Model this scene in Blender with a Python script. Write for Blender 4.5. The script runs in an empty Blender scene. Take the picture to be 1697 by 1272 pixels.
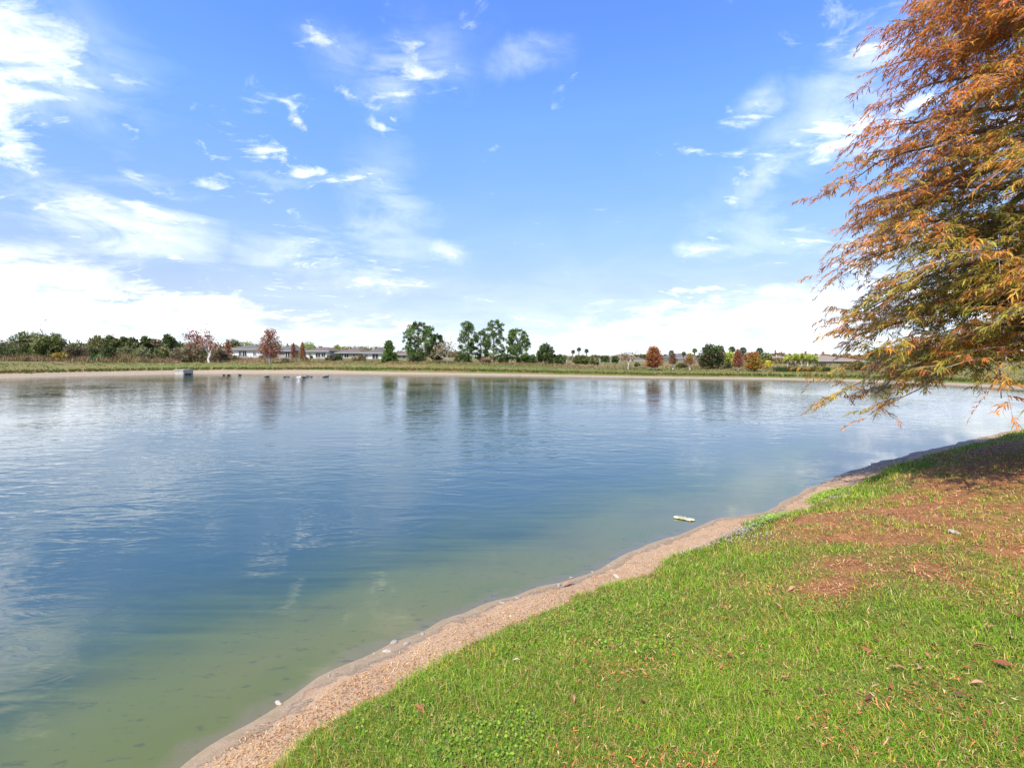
import bpy, math, random
import numpy as np
from mathutils import Vector

# ------------------------------------------------------------------ camera, sky, sun, exposure
scene = bpy.context.scene
C = scene.collection
FPX, CX, HOR, EYE = 820.0, 848.5, 590.0, 2.4      # focal length in photo pixels, principal column, horizon row, eye height above the water

cam_data = bpy.data.cameras.new("camera")
cam = bpy.data.objects.new("camera", cam_data)
C.objects.link(cam)
cam.location = (0, 0, EYE)
cam.rotation_euler = (math.radians(90), 0, 0)
cam_data.sensor_width = 36.0
cam_data.lens = FPX / 1697.0 * 36.0
cam_data.shift_y = -(636.0 - HOR) / 1697.0
cam_data.clip_start = 0.05
cam_data.clip_end = 8000
scene.camera = cam

scene.view_settings.view_transform = 'Standard'
scene.view_settings.look = 'None'
scene.view_settings.exposure = 1.1
scene.view_settings.gamma = 1.0
scene.cycles.use_denoising = True
scene.cycles.max_bounces = 8
scene.cycles.transparent_max_bounces = 12

SUN_EL = math.radians(53)
SUN_ROT = math.radians(206)                        # behind the camera, to its left
to_sun = Vector((math.sin(SUN_ROT) * math.cos(SUN_EL), math.cos(SUN_ROT) * math.cos(SUN_EL), math.sin(SUN_EL)))
sun_data = bpy.data.lights.new("sun", 'SUN')
sun_data.energy = 4.2
sun_data.angle = math.radians(0.53)
sun_data.color = (1.0, 0.935, 0.82)
sun = bpy.data.objects.new("sun", sun_data)
C.objects.link(sun)
sun.rotation_euler = (-to_sun).to_track_quat('-Z', 'Y').to_euler()
sun.location = to_sun * 60


class NT:
    """small helper to write node trees"""
    def __init__(self, tree):
        self.t = tree
        self.n = tree.nodes
        self.l = tree.links

    def new(self, typ, **kw):
        n = self.n.new(typ)
        for k, v in kw.items():
            setattr(n, k, v)
        return n

    def put(self, sock, v):
        if hasattr(v, 'is_output'):
            self.l.new(v, sock)
        elif v is not None:
            sock.default_value = v

    def math(self, op, a, b=None, c=None, clamp=False):
        n = self.new('ShaderNodeMath', operation=op, use_clamp=clamp)
        self.put(n.inputs[0], a)
        if b is not None: self.put(n.inputs[1], b)
        if c is not None: self.put(n.inputs[2], c)
        return n.outputs[0]

    def vmath(self, op, a, b=None):
        n = self.new('ShaderNodeVectorMath', operation=op)
        self.put(n.inputs[0], a)
        if b is not None: self.put(n.inputs[1], b)
        return n.outputs['Value'] if op in ('DOT_PRODUCT', 'LENGTH') else n.outputs[0]

    def noise(self, vec, scale, detail=2.0, rough=0.5, dist=0.0):
        n = self.new('ShaderNodeTexNoise')
        if vec is not None: self.put(n.inputs['Vector'], vec)
        n.inputs['Scale'].default_value = scale
        n.inputs['Detail'].default_value = detail
        n.inputs['Roughness'].default_value = rough
        n.inputs['Distortion'].default_value = dist
        return n.outputs['Fac']

    def mapping(self, vec, loc=(0, 0, 0), rot=(0, 0, 0), scale=(1, 1, 1), typ='POINT'):
        n = self.new('ShaderNodeMapping', vector_type=typ)
        self.put(n.inputs['Vector'], vec)
        n.inputs['Location'].default_value = loc
        n.inputs['Rotation'].default_value = rot
        n.inputs['Scale'].default_value = scale
        return n.outputs[0]

    def smooth(self, v, lo, hi, a=0.0, b=1.0):
        n = self.new('ShaderNodeMapRange', interpolation_type='SMOOTHSTEP')
        self.put(n.inputs['Value'], v)
        n.inputs['From Min'].default_value = lo
        n.inputs['From Max'].default_value = hi
        n.inputs['To Min'].default_value = a
        n.inputs['To Max'].default_value = b
        return n.outputs['Result']

    def mix(self, f, a, b, blend='MIX'):
        n = self.new('ShaderNodeMix', data_type='RGBA', blend_type=blend)
        self.put(n.inputs['Factor'], f)
        self.put(n.inputs['A'], a if hasattr(a, 'is_output') else (*a, 1.0))
        self.put(n.inputs['B'], b if hasattr(b, 'is_output') else (*b, 1.0))
        return n.outputs['Result']

    def attr(self, name, out='Fac'):
        n = self.new('ShaderNodeAttribute', attribute_name=name)
        return n.outputs[out]


# ---- sky: Nishita with a cloud layer mixed in, all by direction
world = bpy.data.worlds.new("World")
scene.world = world
world.use_nodes = True
W = NT(world.node_tree)
W.n.clear()
sky = W.new('ShaderNodeTexSky', sky_type='NISHITA', sun_disc=False)
sky.sun_elevation = SUN_EL
sky.sun_rotation = SUN_ROT
sky.air_density = 1.0
sky.dust_density = 0.3
sky.ozone_density = 3.0
hsv = W.new('ShaderNodeHueSaturation')
hsv.inputs['Saturation'].default_value = .98
hsv.inputs['Value'].default_value = 2.4
tint = W.new('ShaderNodeValToRGB')                 # evens out the bright horizon and deepens the blue overhead

geo = W.new('ShaderNodeTexCoord').outputs['Generated']
sx = W.new('ShaderNodeSeparateXYZ')
W.l.new(geo, sx.inputs[0])
az = W.math('ARCTAN2', sx.outputs[0], sx.outputs[1])
el = W.math('ARCSINE', sx.outputs[2])
stops = [(0.0, (.265, .31, .44)), (.0875, (.27, .27, .345)), (.19, (.33, .31, .35)), (.325, (.36, .395, .44)), (.487, (.36, .465, .62)), (.635, (.375, .53, .76)), (.80, (.34, .51, .90)), (1.0, (.33, .49, .95))]
cr = tint.color_ramp
while len(cr.elements) < len(stops): cr.elements.new(0.5)
for e_, (p_, c_) in zip(cr.elements, stops):
    e_.position = p_; e_.color = (*c_, 1)
W.l.new(W.math('DIVIDE', el, math.radians(40), clamp=True), tint.inputs[0])
W.l.new(W.mix(1.0, sky.outputs[0], tint.outputs[0], 'MULTIPLY'), hsv.inputs['Color'])
cmb = W.new('ShaderNodeCombineXYZ')
W.l.new(az, cmb.inputs[0]); W.l.new(el, cmb.inputs[1])
ae = cmb.outputs[0]


wn = W.new('ShaderNodeTexNoise')
wn.inputs['Scale'].default_value = 7.0; wn.inputs['Detail'].default_value = 6.0; wn.inputs['Roughness'].default_value = .6
W.l.new(ae, wn.inputs['Vector'])
aew = W.vmath('ADD', ae, W.vmath('MULTIPLY', W.vmath('SUBTRACT', wn.outputs['Color'], (.5, .5, .5)), (.17, .11, 0)))   # breaks up the outlines of the patches


def aim(px, py):
    a = math.atan((px - CX) / FPX)
    e = math.atan((HOR - py) / math.hypot(FPX, px - CX))
    return a, e


# cloud patches: direction (as azimuth/elevation), half-extents in degrees, tilt, strength
patches = [
    (40, 70, 6.5, 3.6, 0, .72), (135, 105, 5.5, 2.0, 0, .46), (-10, 185, 3.0, 3.4, 0, .66), (90, 180, 2.8, 1.2, 0, .50),
    (690, 110, 5.2, 2.6, 15, .44), (570, 80, 4, 1.8, 0, .27), (567, 136, 1.6, .9, 0, .40), (870, 100, 4, 1.2, 8, .27),
    (195, 350, 7, 2.6, -10, .60), (245, 315, 4, 1.4, -25, .48), (255, 412, 3.6, 1.0, -10, .40), (120, 388, 1.8, .9, 0, .36),
    (285, 452, 1.6, .7, 0, .42), (345, 460, 2.2, .7, -10, .34),
    (520, 430, 9, 3.2, -8, .33), (610, 465, 8, 1.2, -6, .36), (728, 421, 3.2, 1.2, -8, .26),
    (460, 243, 2.6, .7, -4, .40), (495, 207, 1.1, .6, 0, .36), (512, 273, 3.0, .7, 4, .40), (600, 288, 6.0, .8, 4, .36), (340, 306, 2.4, .7, 0, .30),
    (625, 200, 1.3, 1.6, 0, .33), (665, 182, .9, .5, 0, .32),
    (1255, 172, 3.0, 1.5, 12, .36), (1205, 170, 1.3, .9, 0, .34), (1395, 195, 5.0, 2.6, 22, .36), (1430, 120, 5.5, 2.0, 22, .32), (1430, 260, 5, 2.2, 10, .28),
    (1285, 290, 6.5, 1.0, 42, .30), (1240, 310, 6, .9, 42, .27), (1172, 415, 2.4, 1.0, 0, .34), (1330, 395, 4, 1.2, 5, .30),
    (1110, 478, 2.1, .9, 4, .56), (1160, 500, 6.5, 1.4, 4, .45),
    (60, 478, 14, 2.7, -6, .72), (300, 498, 9, 2.3, -8, .66), (460, 510, 7, 1.4, -6, .52), (240, 545, 26, 2.0, 0, .66),
    (640, 545, 12, 1.6, 2, .46), (1120, 540, 17, 2.8, 3, .66), (1290, 505, 8, 1.7, 3, .58), (1350, 555, 12, 2.6, 0, .6), (1640, 470, 12, 6, 0, .55), (1660, 180, 9, 8, 0, .40),
]
mask = None
for (px, py, sa, se, tilt, amp) in patches:
    a, e = aim(px, py)
    m = W.mapping(aew, (a, e, 0), (0, 0, math.radians(tilt)), (math.radians(sa), math.radians(se), 1), 'TEXTURE')
    g = W.math('MULTIPLY', W.math('EXPONENT', W.math('MULTIPLY', W.vmath('DOT_PRODUCT', m, m), -1.0)), amp)
    mask = g if mask is None else W.math('MAXIMUM', mask, g)
soft = [
    (40, 520, 17, 4.2, -5, 1.35), (330, 535, 15, 3.0, -6, 1.1), (110, 462, 14, 2.4, -8, 1.05), (560, 555, 13, 1.9, -2, .72), (1160, 540, 15, 2.9, 3, 1.0), (960, 560, 12, 1.6, 3, .7), (1340, 530, 9, 3.4, 5, .85),
    (520, 430, 8.5, 3.2, -8, .46), (630, 462, 8, 1.6, -8, .40), (728, 421, 3, 1.6, -8, .50), (640, 375, 5.2, 7.0, 0, .34), (195, 358, 7.2, 4.0, -12, .72), (120, 330, 8, 7, 0, .16),
    (1400, 200, 6.5, 3.8, 24, .48), (1440, 120, 6, 2.6, 24, .50), (1285, 290, 6.0, 1.2, 44, .50), (1235, 330, 5, .9, 44, .26), (1270, 395, 8, 5, 4, .28), (1172, 415, 2.2, 1.0, 0, .40),
    (1255, 172, 3.0, 1.4, 14, .42), (1112, 477, 2.0, 1.0, 4, .8), (690, 112, 5.4, 3.0, 14, .42), (50, 80, 8, 4.0, 0, .42), (-10, 185, 3.2, 3.6, 0, .45), (870, 100, 3.8, 1.2, 8, .34), (565, 85, 4, 2, 0, .20), (600, 288, 6, .8, 4, .30), (470, 290, 5, .6, 3, .2),
]
smask = None
for (px, py, sa, se, tilt, amp) in soft:
    a, e = aim(px, py)
    m = W.mapping(aew, (a, e, 0), (0, 0, math.radians(tilt)), (math.radians(sa), math.radians(se), 1), 'TEXTURE')
    g = W.math('MULTIPLY', W.math('EXPONENT', W.math('MULTIPLY', W.vmath('DOT_PRODUCT', m, m), -1.0)), amp)
    smask = g if smask is None else W.math('MAXIMUM', smask, g)
# scattered fair-weather cloud elsewhere (behind the viewer and overhead)
den = W.math('ADD', W.math('MAXIMUM', sx.outputs[2], 0.0), 0.16)
pl = W.new('ShaderNodeCombineXYZ')
W.l.new(W.math('DIVIDE', sx.outputs[0], den), pl.inputs[0])
W.l.new(W.math('DIVIDE', sx.outputs[1], den), pl.inputs[1])
plane = pl.outputs[0]
n_big = W.noise(plane, 1.9, 10.0, 0.60, 0.6)
n_fine = W.noise(W.mapping(plane, (3, 1, 0), (0, 0, .35), (1.0, 1.5, 1)), 4.6, 10.0, 0.64, 0.9)
n_all = W.math('ADD', W.math('MULTIPLY', n_big, .45), W.math('MULTIPLY', n_fine, .55))
behind = W.math('MULTIPLY', W.smooth(sx.outputs[1], 0.25, -0.25), 0.33)
mask = W.math('MAXIMUM', mask, behind)
dens = W.smooth(W.math('ADD', W.math('MULTIPLY', W.math('SUBTRACT', n_all, .5), 3.0), mask), 0.18, .92)
# thin white veil towards the horizon
wisp = W.noise(W.mapping(ae, (2, 0, 0), (0, 0, .12), (1.0, 3.0, 1)), 5.0, 9.0, .62, .8)
softd = W.math('MULTIPLY', smask, W.smooth(W.math('ADD', W.math('MULTIPLY', wisp, .75), W.math('MULTIPLY', n_big, .25)), .36, .62, .04, .80))
dens = W.math('MAXIMUM', dens, softd)
veil = W.math('MULTIPLY', W.math('EXPONENT', W.math('MULTIPLY', W.math('MAXIMUM', el, 0.0), -7.0)), 0.26)
dens = W.math('MAXIMUM', dens, veil, clamp=True)
cloud = W.mix(W.smooth(n_big, .3, .7), (7.0, 7.4, 8.0), (11.5, 11.5, 11.6))
skymix = W.mix(dens, hsv.outputs[0], cloud)
bg = W.new('ShaderNodeBackground')
bg.inputs['Strength'].default_value = 0.085
W.l.new(skymix, bg.inputs['Color'])
wo = W.new('ShaderNodeOutputWorld')
W.l.new(bg.outputs[0], wo.inputs['Surface'])

# ------------------------------------------------------------------ helpers
rng = np.random.default_rng(7)


def smoothstep(a, b, x):
    t = np.clip((np.asarray(x, float) - a) / (b - a), 0, 1)
    return t * t * (3 - 2 * t)


def vnoise(x, y, seed=0):
    """value noise in 0..1"""
    x = np.asarray(x, float); y = np.asarray(y, float)
    xi = np.floor(x).astype(np.int64); yi = np.floor(y).astype(np.int64)
    fx = x - xi; fy = y - yi
    fx = fx * fx * (3 - 2 * fx); fy = fy * fy * (3 - 2 * fy)

    def h(i, j):
        v = (i * 374761393 + j * 668265263 + seed * 974711) & 0x7fffffff
        v = ((v ^ (v >> 13)) * 1274126177) & 0x7fffffff
        return ((v ^ (v >> 16)) & 0xffff) / 65535.0
    return (h(xi, yi) * (1 - fx) + h(xi + 1, yi) * fx) * (1 - fy) + (h(xi, yi + 1) * (1 - fx) + h(xi + 1, yi + 1) * fx) * fy


def fbm(x, y, seed=0, n=4):
    s = 0; a = .5; t = 0
    for i in range(n):
        s = s + a * vnoise(np.asarray(x) * 2 ** i, np.asarray(y) * 2 ** i, seed + i); t += a; a *= .5
    return s / t


def mesh_np(name, verts, faces, mat, col=None, smooth=False, attrs=None):
    """verts (N,3); faces: one array (M,k) or a list of such arrays"""
    verts = np.ascontiguousarray(verts, dtype=np.float32)
    if not isinstance(faces, (list, tuple)): faces = [faces]
    faces = [np.asarray(f, dtype=np.int32) for f in faces if len(f)]
    me = bpy.data.meshes.new(name)
    me.vertices.add(len(verts))
    me.vertices.foreach_set("co", verts.ravel())
    loops = np.concatenate([f.ravel() for f in faces])
    sizes = np.concatenate([np.full(len(f), f.shape[1], np.int32) for f in faces])
    starts = np.concatenate([[0], np.cumsum(sizes)[:-1]]).astype(np.int32)
    me.loops.add(len(loops))
    me.loops.foreach_set("vertex_index", loops)
    me.polygons.add(len(sizes))
    me.polygons.foreach_set("loop_start", starts)
    if smooth:
        me.polygons.foreach_set("use_smooth", np.ones(len(sizes), bool))
    me.update(calc_edges=True)
    me.validate()
    if col is not None:
        c4 = np.ones((len(verts), 4), np.float32); c4[:, :3] = col
        a = me.attributes.new("Col", 'FLOAT_COLOR', 'POINT')
        a.data.foreach_set("color", c4.ravel())
    for k, v in (attrs or {}).items():
        a = me.attributes.new(k, 'FLOAT', 'POINT')
        a.data.foreach_set("value", np.asarray(v, np.float32))
    if mat is not None: me.materials.append(mat)
    return me


def link(name, me, parent=None):
    o = bpy.data.objects.new(name, me)
    C.objects.link(o)
    if parent is not None: o.parent = parent
    return o


def tag(o, label=None, cat=None, group=None, kind=None):
    if label: o['label'] = label
    if cat: o['category'] = cat
    if group: o['group'] = group
    if kind: o['kind'] = kind
    return o


def empty(name, loc, label, cat, group=None, rz=0.0):
    o = bpy.data.objects.new(name, None)
    C.objects.link(o)
    o.empty_display_size = .3
    o.location = loc; o.rotation_euler = (0, 0, rz)
    return tag(o, label, cat, group)


def tubes(p0, p1, r0, r1, sides=5):
    """many tapered prisms -> verts, faces"""
    p0 = np.asarray(p0, float); p1 = np.asarray(p1, float)
    r0 = np.asarray(r0, float); r1 = np.asarray(r1, float)
    n = len(p0)
    d = p1 - p0
    d /= np.linalg.norm(d, axis=1, keepdims=True) + 1e-9
    ref = np.where(np.abs(d[:, 2:3]) > .9, np.array([[1., 0, 0]]), np.array([[0, 0, 1.]]))
    u = np.cross(d, ref); u /= np.linalg.norm(u, axis=1, keepdims=True) + 1e-9
    v = np.cross(d, u)
    a = np.arange(sides) * 2 * np.pi / sides
    ring = np.cos(a)[None, :, None] * u[:, None, :] + np.sin(a)[None, :, None] * v[:, None, :]
    V = np.concatenate([p0[:, None] + ring * r0[:, None, None], p1[:, None] + ring * r1[:, None, None]], 1).reshape(-1, 3)
    k = np.arange(sides); k2 = (k + 1) % sides
    f = np.stack([k, k2, k2 + sides, k + sides], 1)
    F = (f[None] + (np.arange(n) * 2 * sides)[:, None, None]).reshape(-1, 4)
    return V, F


def path_tube(pts, radii, sides=8):
    """one continuous tube with end caps along a path"""
    pts = np.asarray(pts, float); radii = np.asarray(radii, float)
    n = len(pts)
    d = np.gradient(pts, axis=0)
    d /= np.linalg.norm(d, axis=1, keepdims=True) + 1e-9
    V = []
    up = np.array([0.3, 0.9, 0.1])
    for i in range(n):
        u = np.cross(d[i], up); u /= np.linalg.norm(u) + 1e-9
        w = np.cross(d[i], u)
        for s in range(sides):
            a = 2 * math.pi * s / sides
            rr = radii[i] if np.ndim(radii[i]) == 0 else None
            V.append(pts[i] + (u * math.cos(a) + w * math.sin(a)) * rr)
    F = []
    for i in range(n - 1):
        for s in range(sides):
            F.append((i * sides + s, i * sides + (s + 1) % sides, (i + 1) * sides + (s + 1) % sides, (i + 1) * sides + s))
    T = []
    V.append(pts[0]); V.append(pts[-1])
    for s in range(sides):
        T.append((n * sides, (s + 1) % sides, s))
        T.append((n * sides + 1, (n - 1) * sides + s, (n - 1) * sides + (s + 1) % sides))
    return np.array(V), [np.array(F), np.array(T)]


def quads(cen, u, v, col):
    """leaf quads: pointed rhombus-like cards"""
    n = len(cen)
    V = np.stack([cen - u, cen - v * .9 + u * .1, cen + u, cen + v * .9 + u * .1], 1).reshape(-1, 3)
    F = np.arange(n * 4).reshape(-1, 4)
    return V, F, np.repeat(col, 4, 0)


def rdir(n, r=None):
    r = r or rng
    d = r.normal(size=(n, 3))
    return d / (np.linalg.norm(d, axis=1, keepdims=True) + 1e-9)


class Box:
    """collects boxes and free polygons for one mesh"""
    def __init__(self): self.v = []; self.f = []
    def box(self, x0, x1, y0, y1, z0, z1):
        b = len(self.v)
        self.v += [(x0, y0, z0), (x1, y0, z0), (x1, y1, z0), (x0, y1, z0), (x0, y0, z1), (x1, y0, z1), (x1, y1, z1), (x0, y1, z1)]
        self.f += [tuple(b + i for i in q) for q in ((0, 3, 2, 1), (4, 5, 6, 7), (0, 1, 5, 4), (1, 2, 6, 5), (2, 3, 7, 6), (3, 0, 4, 7))]
        return self
    def poly(self, pts):
        b = len(self.v); self.v += list(pts); self.f.append(tuple(range(b, b + len(pts)))); return self
    def make(self, name, mat, parent=None):
        me = bpy.data.meshes.new(name); me.from_pydata(self.v, [], self.f); me.update()
        me.materials.append(mat)
        return link(name, me, parent)


# ------------------------------------------------------------------ materials
def new_mat(name):
    m = bpy.data.materials.new(name); m.use_nodes = True
    t = NT(m.node_tree); t.n.clear()
    out = t.new('ShaderNodeOutputMaterial')
    return m, t, out


def principled(t, col, rough=.7, spec=.3, metal=0.0, normal=None):
    b = t.new('ShaderNodeBsdfPrincipled')
    t.put(b.inputs['Base Color'], col if hasattr(col, 'is_output') else (*col, 1))
    t.put(b.inputs['Roughness'], rough)
    b.inputs['Specular IOR Level'].default_value = spec
    b.inputs['Metallic'].default_value = metal
    if normal is not None: t.l.new(normal, b.inputs['Normal'])
    return b.outputs[0]


def bump(t, h, strength, dist):
    b = t.new('ShaderNodeBump')
    t.put(b.inputs['Strength'], strength); b.inputs['Distance'].default_value = dist
    t.l.new(h, b.inputs['Height'])
    return b.outputs[0]


def leaf_mat(name, trans=.35, rough=.55, spec=.25):
    m, t, out = new_mat(name)
    col = t.attr('Col', 'Color')
    p = principled(t, col, rough, spec)
    tr = t.new('ShaderNodeBsdfTranslucent'); t.l.new(col, tr.inputs['Color'])
    mx = t.new('ShaderNodeMixShader'); mx.inputs[0].default_value = trans
    t.l.new(p, mx.inputs[1]); t.l.new(tr.outputs[0], mx.inputs[2]); t.l.new(mx.outputs[0], out.inputs[0])
    return m


def noisy_mat(name, c1, c2, scale=8, rough=.8, spec=.2, bs=.4, bd=.02, stretch=(1, 1, 1)):
    m, t, out = new_mat(name)
    v = t.mapping(t.new('ShaderNodeTexCoord').outputs['Object'], scale=stretch)
    n = t.noise(v, scale, 6, .65)
    col = t.mix(t.smooth(n, .3, .7), c1, c2)
    t.l.new(principled(t, col, rough, spec, normal=bump(t, n, bs, bd)), out.inputs[0])
    return m


M = {}
M['leaf'] = leaf_mat('foliage')
M['needle'] = leaf_mat('needles', .5, .6, .15)
M['blade'] = leaf_mat('grass_blades', .38, .6, .14)
M['litter'] = leaf_mat('dry_litter', .08, .8, .15)
M['bark'] = noisy_mat('bark', (.10, .075, .055), (.22, .17, .13), 14, .9, .1, .8, .03, (1, 1, .25))
M['pale_bark'] = noisy_mat('pale_bark', (.40, .36, .31), (.58, .54, .48), 10, .85, .15, .5, .02, (1, 1, .3))
M['twig'] = noisy_mat('twig_bark', (.22, .16, .11), (.40, .33, .25), 20, .8, .2, .3, .005)
M['concrete'] = noisy_mat('concrete', (.20, .185, .155), (.38, .36, .31), 3.0, .9, .15, .3, .01)
M['metal'] = noisy_mat('grate_metal', (.10, .10, .10), (.18, .17, .15), 6, .6, .4)
M['white_wall'] = noisy_mat('white_stucco', (.60, .58, .54), (.68, .66, .62), 1.2, .9, .15, .1, .01)
M['beige_wall'] = noisy_mat('beige_stucco', (.36, .29, .20), (.42, .34, .25), 1.2, .9, .15, .1, .01)
M['taupe_wall'] = noisy_mat('taupe_stucco', (.25, .21, .19), (.31, .27, .24), 1.2, .9, .15, .1, .01)
M['grey_roof'] = noisy_mat('grey_shingles', (.085, .078, .072), (.13, .12, .112), 5, .9, .1, .4, .02, (1, 1, 3))
M['brown_roof'] = noisy_mat('brown_shingles', (.095, .075, .062), (.15, .12, .10), 5, .9, .1, .4, .02, (1, 1, 3))
M['tile_roof'] = noisy_mat('clay_tiles', (.17, .125, .095), (.24, .185, .145), 5, .85, .15, .4, .02, (1, 1, 3))
M['trim'] = noisy_mat('white_trim', (.40, .40, .38), (.46, .46, .44), 2, .6, .3, .05, .002)
M['fascia'] = noisy_mat('fascia_paint', (.24, .235, .225), (.30, .29, .28), 2, .7, .2, .05, .002)
M['screen'] = noisy_mat('dark_screen', (.025, .03, .04), (.05, .055, .06), 3, .6, .3, .05, .002)
M['stone'] = noisy_mat('pebble', (.16, .14, .11), (.30, .27, .22), 30, .8, .3, .5, .003)
M['pale_stone'] = noisy_mat('pale_stone', (.28, .24, .19), (.36, .32, .26), 30, .8, .2, .5, .003)
m, t, out = new_mat('window_glass')
t.l.new(principled(t, (.03, .035, .04), .08, .5), out.inputs[0]); M['glass'] = m

# ------------------------------------------------------------------ shoreline and terrain
shore_ctrl = np.array([
    (-2.5, 1.7), (-1.80, 3.2), (-1.10, 4.0), (-.99, 4.14), (-.45, 4.58), (.195, 5.05), (1.05, 5.7), (2.01, 6.56), (2.75, 7.15), (3.85, 7.72), (4.92, 8.56),
    (6.38, 9.84), (7.9, 10.93), (9.48, 11.93), (11.2, 12.95), (13.5, 14.4), (16.8, 16.3), (24, 19.5), (31, 23), (35, 28), (37, 34), (37, 39.5), (35.4, 43.7),
    (32.7, 46.9), (27.8, 50.5), (19.5, 53.2), (10.4, 56.2), (-3.6, 61.5), (-20, 66.3), (-37, 67.5), (-44.7, 65.6), (-51, 59.6), (-55, 53), (-62, 45), (-70, 30),
    (-66, 6), (-46, -15), (-25, -19), (-12, -11), (-5, -3), (-3.3, 0)])


def catmull(P, per=6):
    n = len(P); o = []
    for i in range(n):
        a, b, c, d = P[i - 1], P[i], P[(i + 1) % n], P[(i + 2) % n]
        for k in range(per):
            t = k / per
            o.append(.5 * ((2 * b) + (-a + c) * t + (2 * a - 5 * b + 4 * c - d) * t * t + (-a + 3 * b - 3 * c + d) * t ** 3))
    return np.array(o)


SHORE = catmull(shore_ctrl)


def shore_dist(x, y):
    """signed distance to the water's edge, positive on land"""
    x = np.asarray(x, float).ravel(); y = np.asarray(y, float).ravel()
    out = np.empty(len(x))
    A = SHORE; B = np.roll(SHORE, -1, 0); D = B - A; L2 = (D ** 2).sum(1)
    for s in range(0, len(x), 20000):
        px = x[s:s + 20000, None]; py = y[s:s + 20000, None]
        t = np.clip(((px - A[:, 0]) * D[:, 0] + (py - A[:, 1]) * D[:, 1]) / L2, 0, 1)
        d2 = (px - A[:, 0] - t * D[:, 0]) ** 2 + (py - A[:, 1] - t * D[:, 1]) ** 2
        cond = (A[:, 1] > py) != (B[:, 1] > py)
        with np.errstate(divide='ignore', invalid='ignore'):
            xc = A[:, 0] + (py - A[:, 1]) / D[:, 1] * D[:, 0]
        inside = (np.sum(cond & (px < xc), 1) % 2).astype(bool)
        d = np.sqrt(d2.min(1))
        out[s:s + 20000] = np.where(inside, -d, d)
    w = (vnoise(x * 1.3, y * 1.3, 3) - .5) * .22 + (vnoise(x * 3.6, y * 3.6, 5) - .5) * .11
    return out + w * np.exp(-np.abs(out) / 1.5)


TREE_X, TREE_Y = 8.32, 7.1                      # foot of the big cypress


def ground_z(x, y, s=None):
    x = np.asarray(x, float).ravel(); y = np.asarray(y, float).ravel()
    if s is None: s = shore_dist(x, y)
    near = np.interp(s, [-30, -12, -3, -1, 0, .25, .68, .80, 1.6, 3, 8, 20, 60, 3000], [-3, -2.4, -.75, -.22, 0, .05, .165, .25, .5, .85, 1.1, 1.3, 1.5, 1.6])
    far = np.interp(s, [-30, -12, -3, 0, 1, 2, 2.6, 6, 12, 20, 50, 3000], [-3, -2.4, -.75, 0, .2, .42, .66, 1.2, 1.4, 1.5, 1.85, 2.0])
    k = np.interp(x, [-12, 15], [1.0, .5])
    far = np.where(far > 0, far * k, far)
    w = smoothstep(20, 38, y)
    z = near * (1 - w) + far * w
    land = smoothstep(.3, 1.5, s)
    z = z + land * ((fbm(x * .9, y * .9, 11, 3) - .5) * .07 + (vnoise(x * 5, y * 5, 17) - .5) * .018)
    z = z + smoothstep(60, 140, s) * 0.0
    return z


def gz1(x, y): return float(ground_z([x], [y])[0])


def litter_amount(x, y, s=None):
    if s is None: s = shore_dist(x, y)
    d = np.hypot(np.asarray(x) - TREE_X, np.asarray(y) - TREE_Y)
    n = fbm(np.asarray(x) * 1.1, np.asarray(y) * 1.1, 23, 4)
    return np.clip(smoothstep(7.9, 5.2, d + (n - .5) * 4.0) * smoothstep(.8, 1.9, s + (n - .5) * 1.5) * (.70 + .70 * smoothstep(.34, .66, fbm(np.asarray(x) * 3.3, np.asarray(y) * 3.3, 27, 4))), 0, 1)


# ground: one sheet to the horizon, fine near the viewer
NG = 330
b_ = .0225
ax = np.sinh(np.arange(-NG, NG + 1) * b_) * 2.7
gx, gy = np.meshgrid(ax + 1.5, ax + 5.0)
gxf, gyf = gx.ravel(), gy.ravel()
gs = shore_dist(gxf, gyf)
gzv = ground_z(gxf, gyf, gs)
side = 2 * NG + 1
ii, jj = np.meshgrid(np.arange(side - 1), np.arange(side - 1))
gi = (jj * side + ii).ravel()
gF = np.stack([gi, gi + 1, gi + side + 1, gi + side], 1)

m, t, out = new_mat('ground_cover'); M['ground'] = m
pos = t.new('ShaderNodeNewGeometry').outputs['Position']
s_a = t.attr('shore'); lit_a = t.attr('litter')
n1 = t.noise(pos, .55, 5, .6); n2 = t.noise(pos, 6, 6, .65); n3 = t.noise(pos, 85, 4, .75); n4 = t.noise(pos, .08, 4, .6)
nmid = t.noise(pos, 2.2, 5, .6)
turf = t.mix(t.smooth(n2, .35, .65), (.085, .115, .012), (.16, .16, .024))
turf = t.mix(t.math('MULTIPLY', t.smooth(n3, .5, .7), .6), turf, (.17, .12, .055))
farturf = t.mix(t.smooth(nmid, .3, .7), (.075, .10, .018), (.13, .125, .028))
farturf = t.mix(t.math('MULTIPLY', t.smooth(n4, .42, .62), .8), farturf, (.17, .115, .04))
sp = t.new('ShaderNodeSeparateXYZ'); t.l.new(pos, sp.inputs[0])
isfar = t.smooth(sp.outputs[1], 16, 30)
turf = t.mix(isfar, turf, farturf)
turf = t.mix(t.math('MULTIPLY', lit_a, .85), turf, t.mix(t.smooth(n2, .3, .7), (.165, .062, .026), (.28, .115, .045)))
sand = t.mix(t.smooth(n3, .35, .65), (.28, .18, .10), (.42, .29, .17))
sand = t.mix(t.math('MULTIPLY', t.smooth(n2, .5, .72), .5), sand, (.22, .13, .075))
sand = t.mix(isfar, sand, t.mix(t.smooth(n2, .3, .7), (.20, .155, .10), (.29, .235, .165)))
edge = t.math('ADD', s_a, t.math('MULTIPLY', t.math('SUBTRACT', n2, .5), .5))
wet = t.smooth(edge, .24, .05)
sand = t.mix(t.math('MULTIPLY', wet, .85), sand, t.mix(t.smooth(n2, .3, .7), (.20, .15, .085), (.28, .215, .135)))
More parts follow.
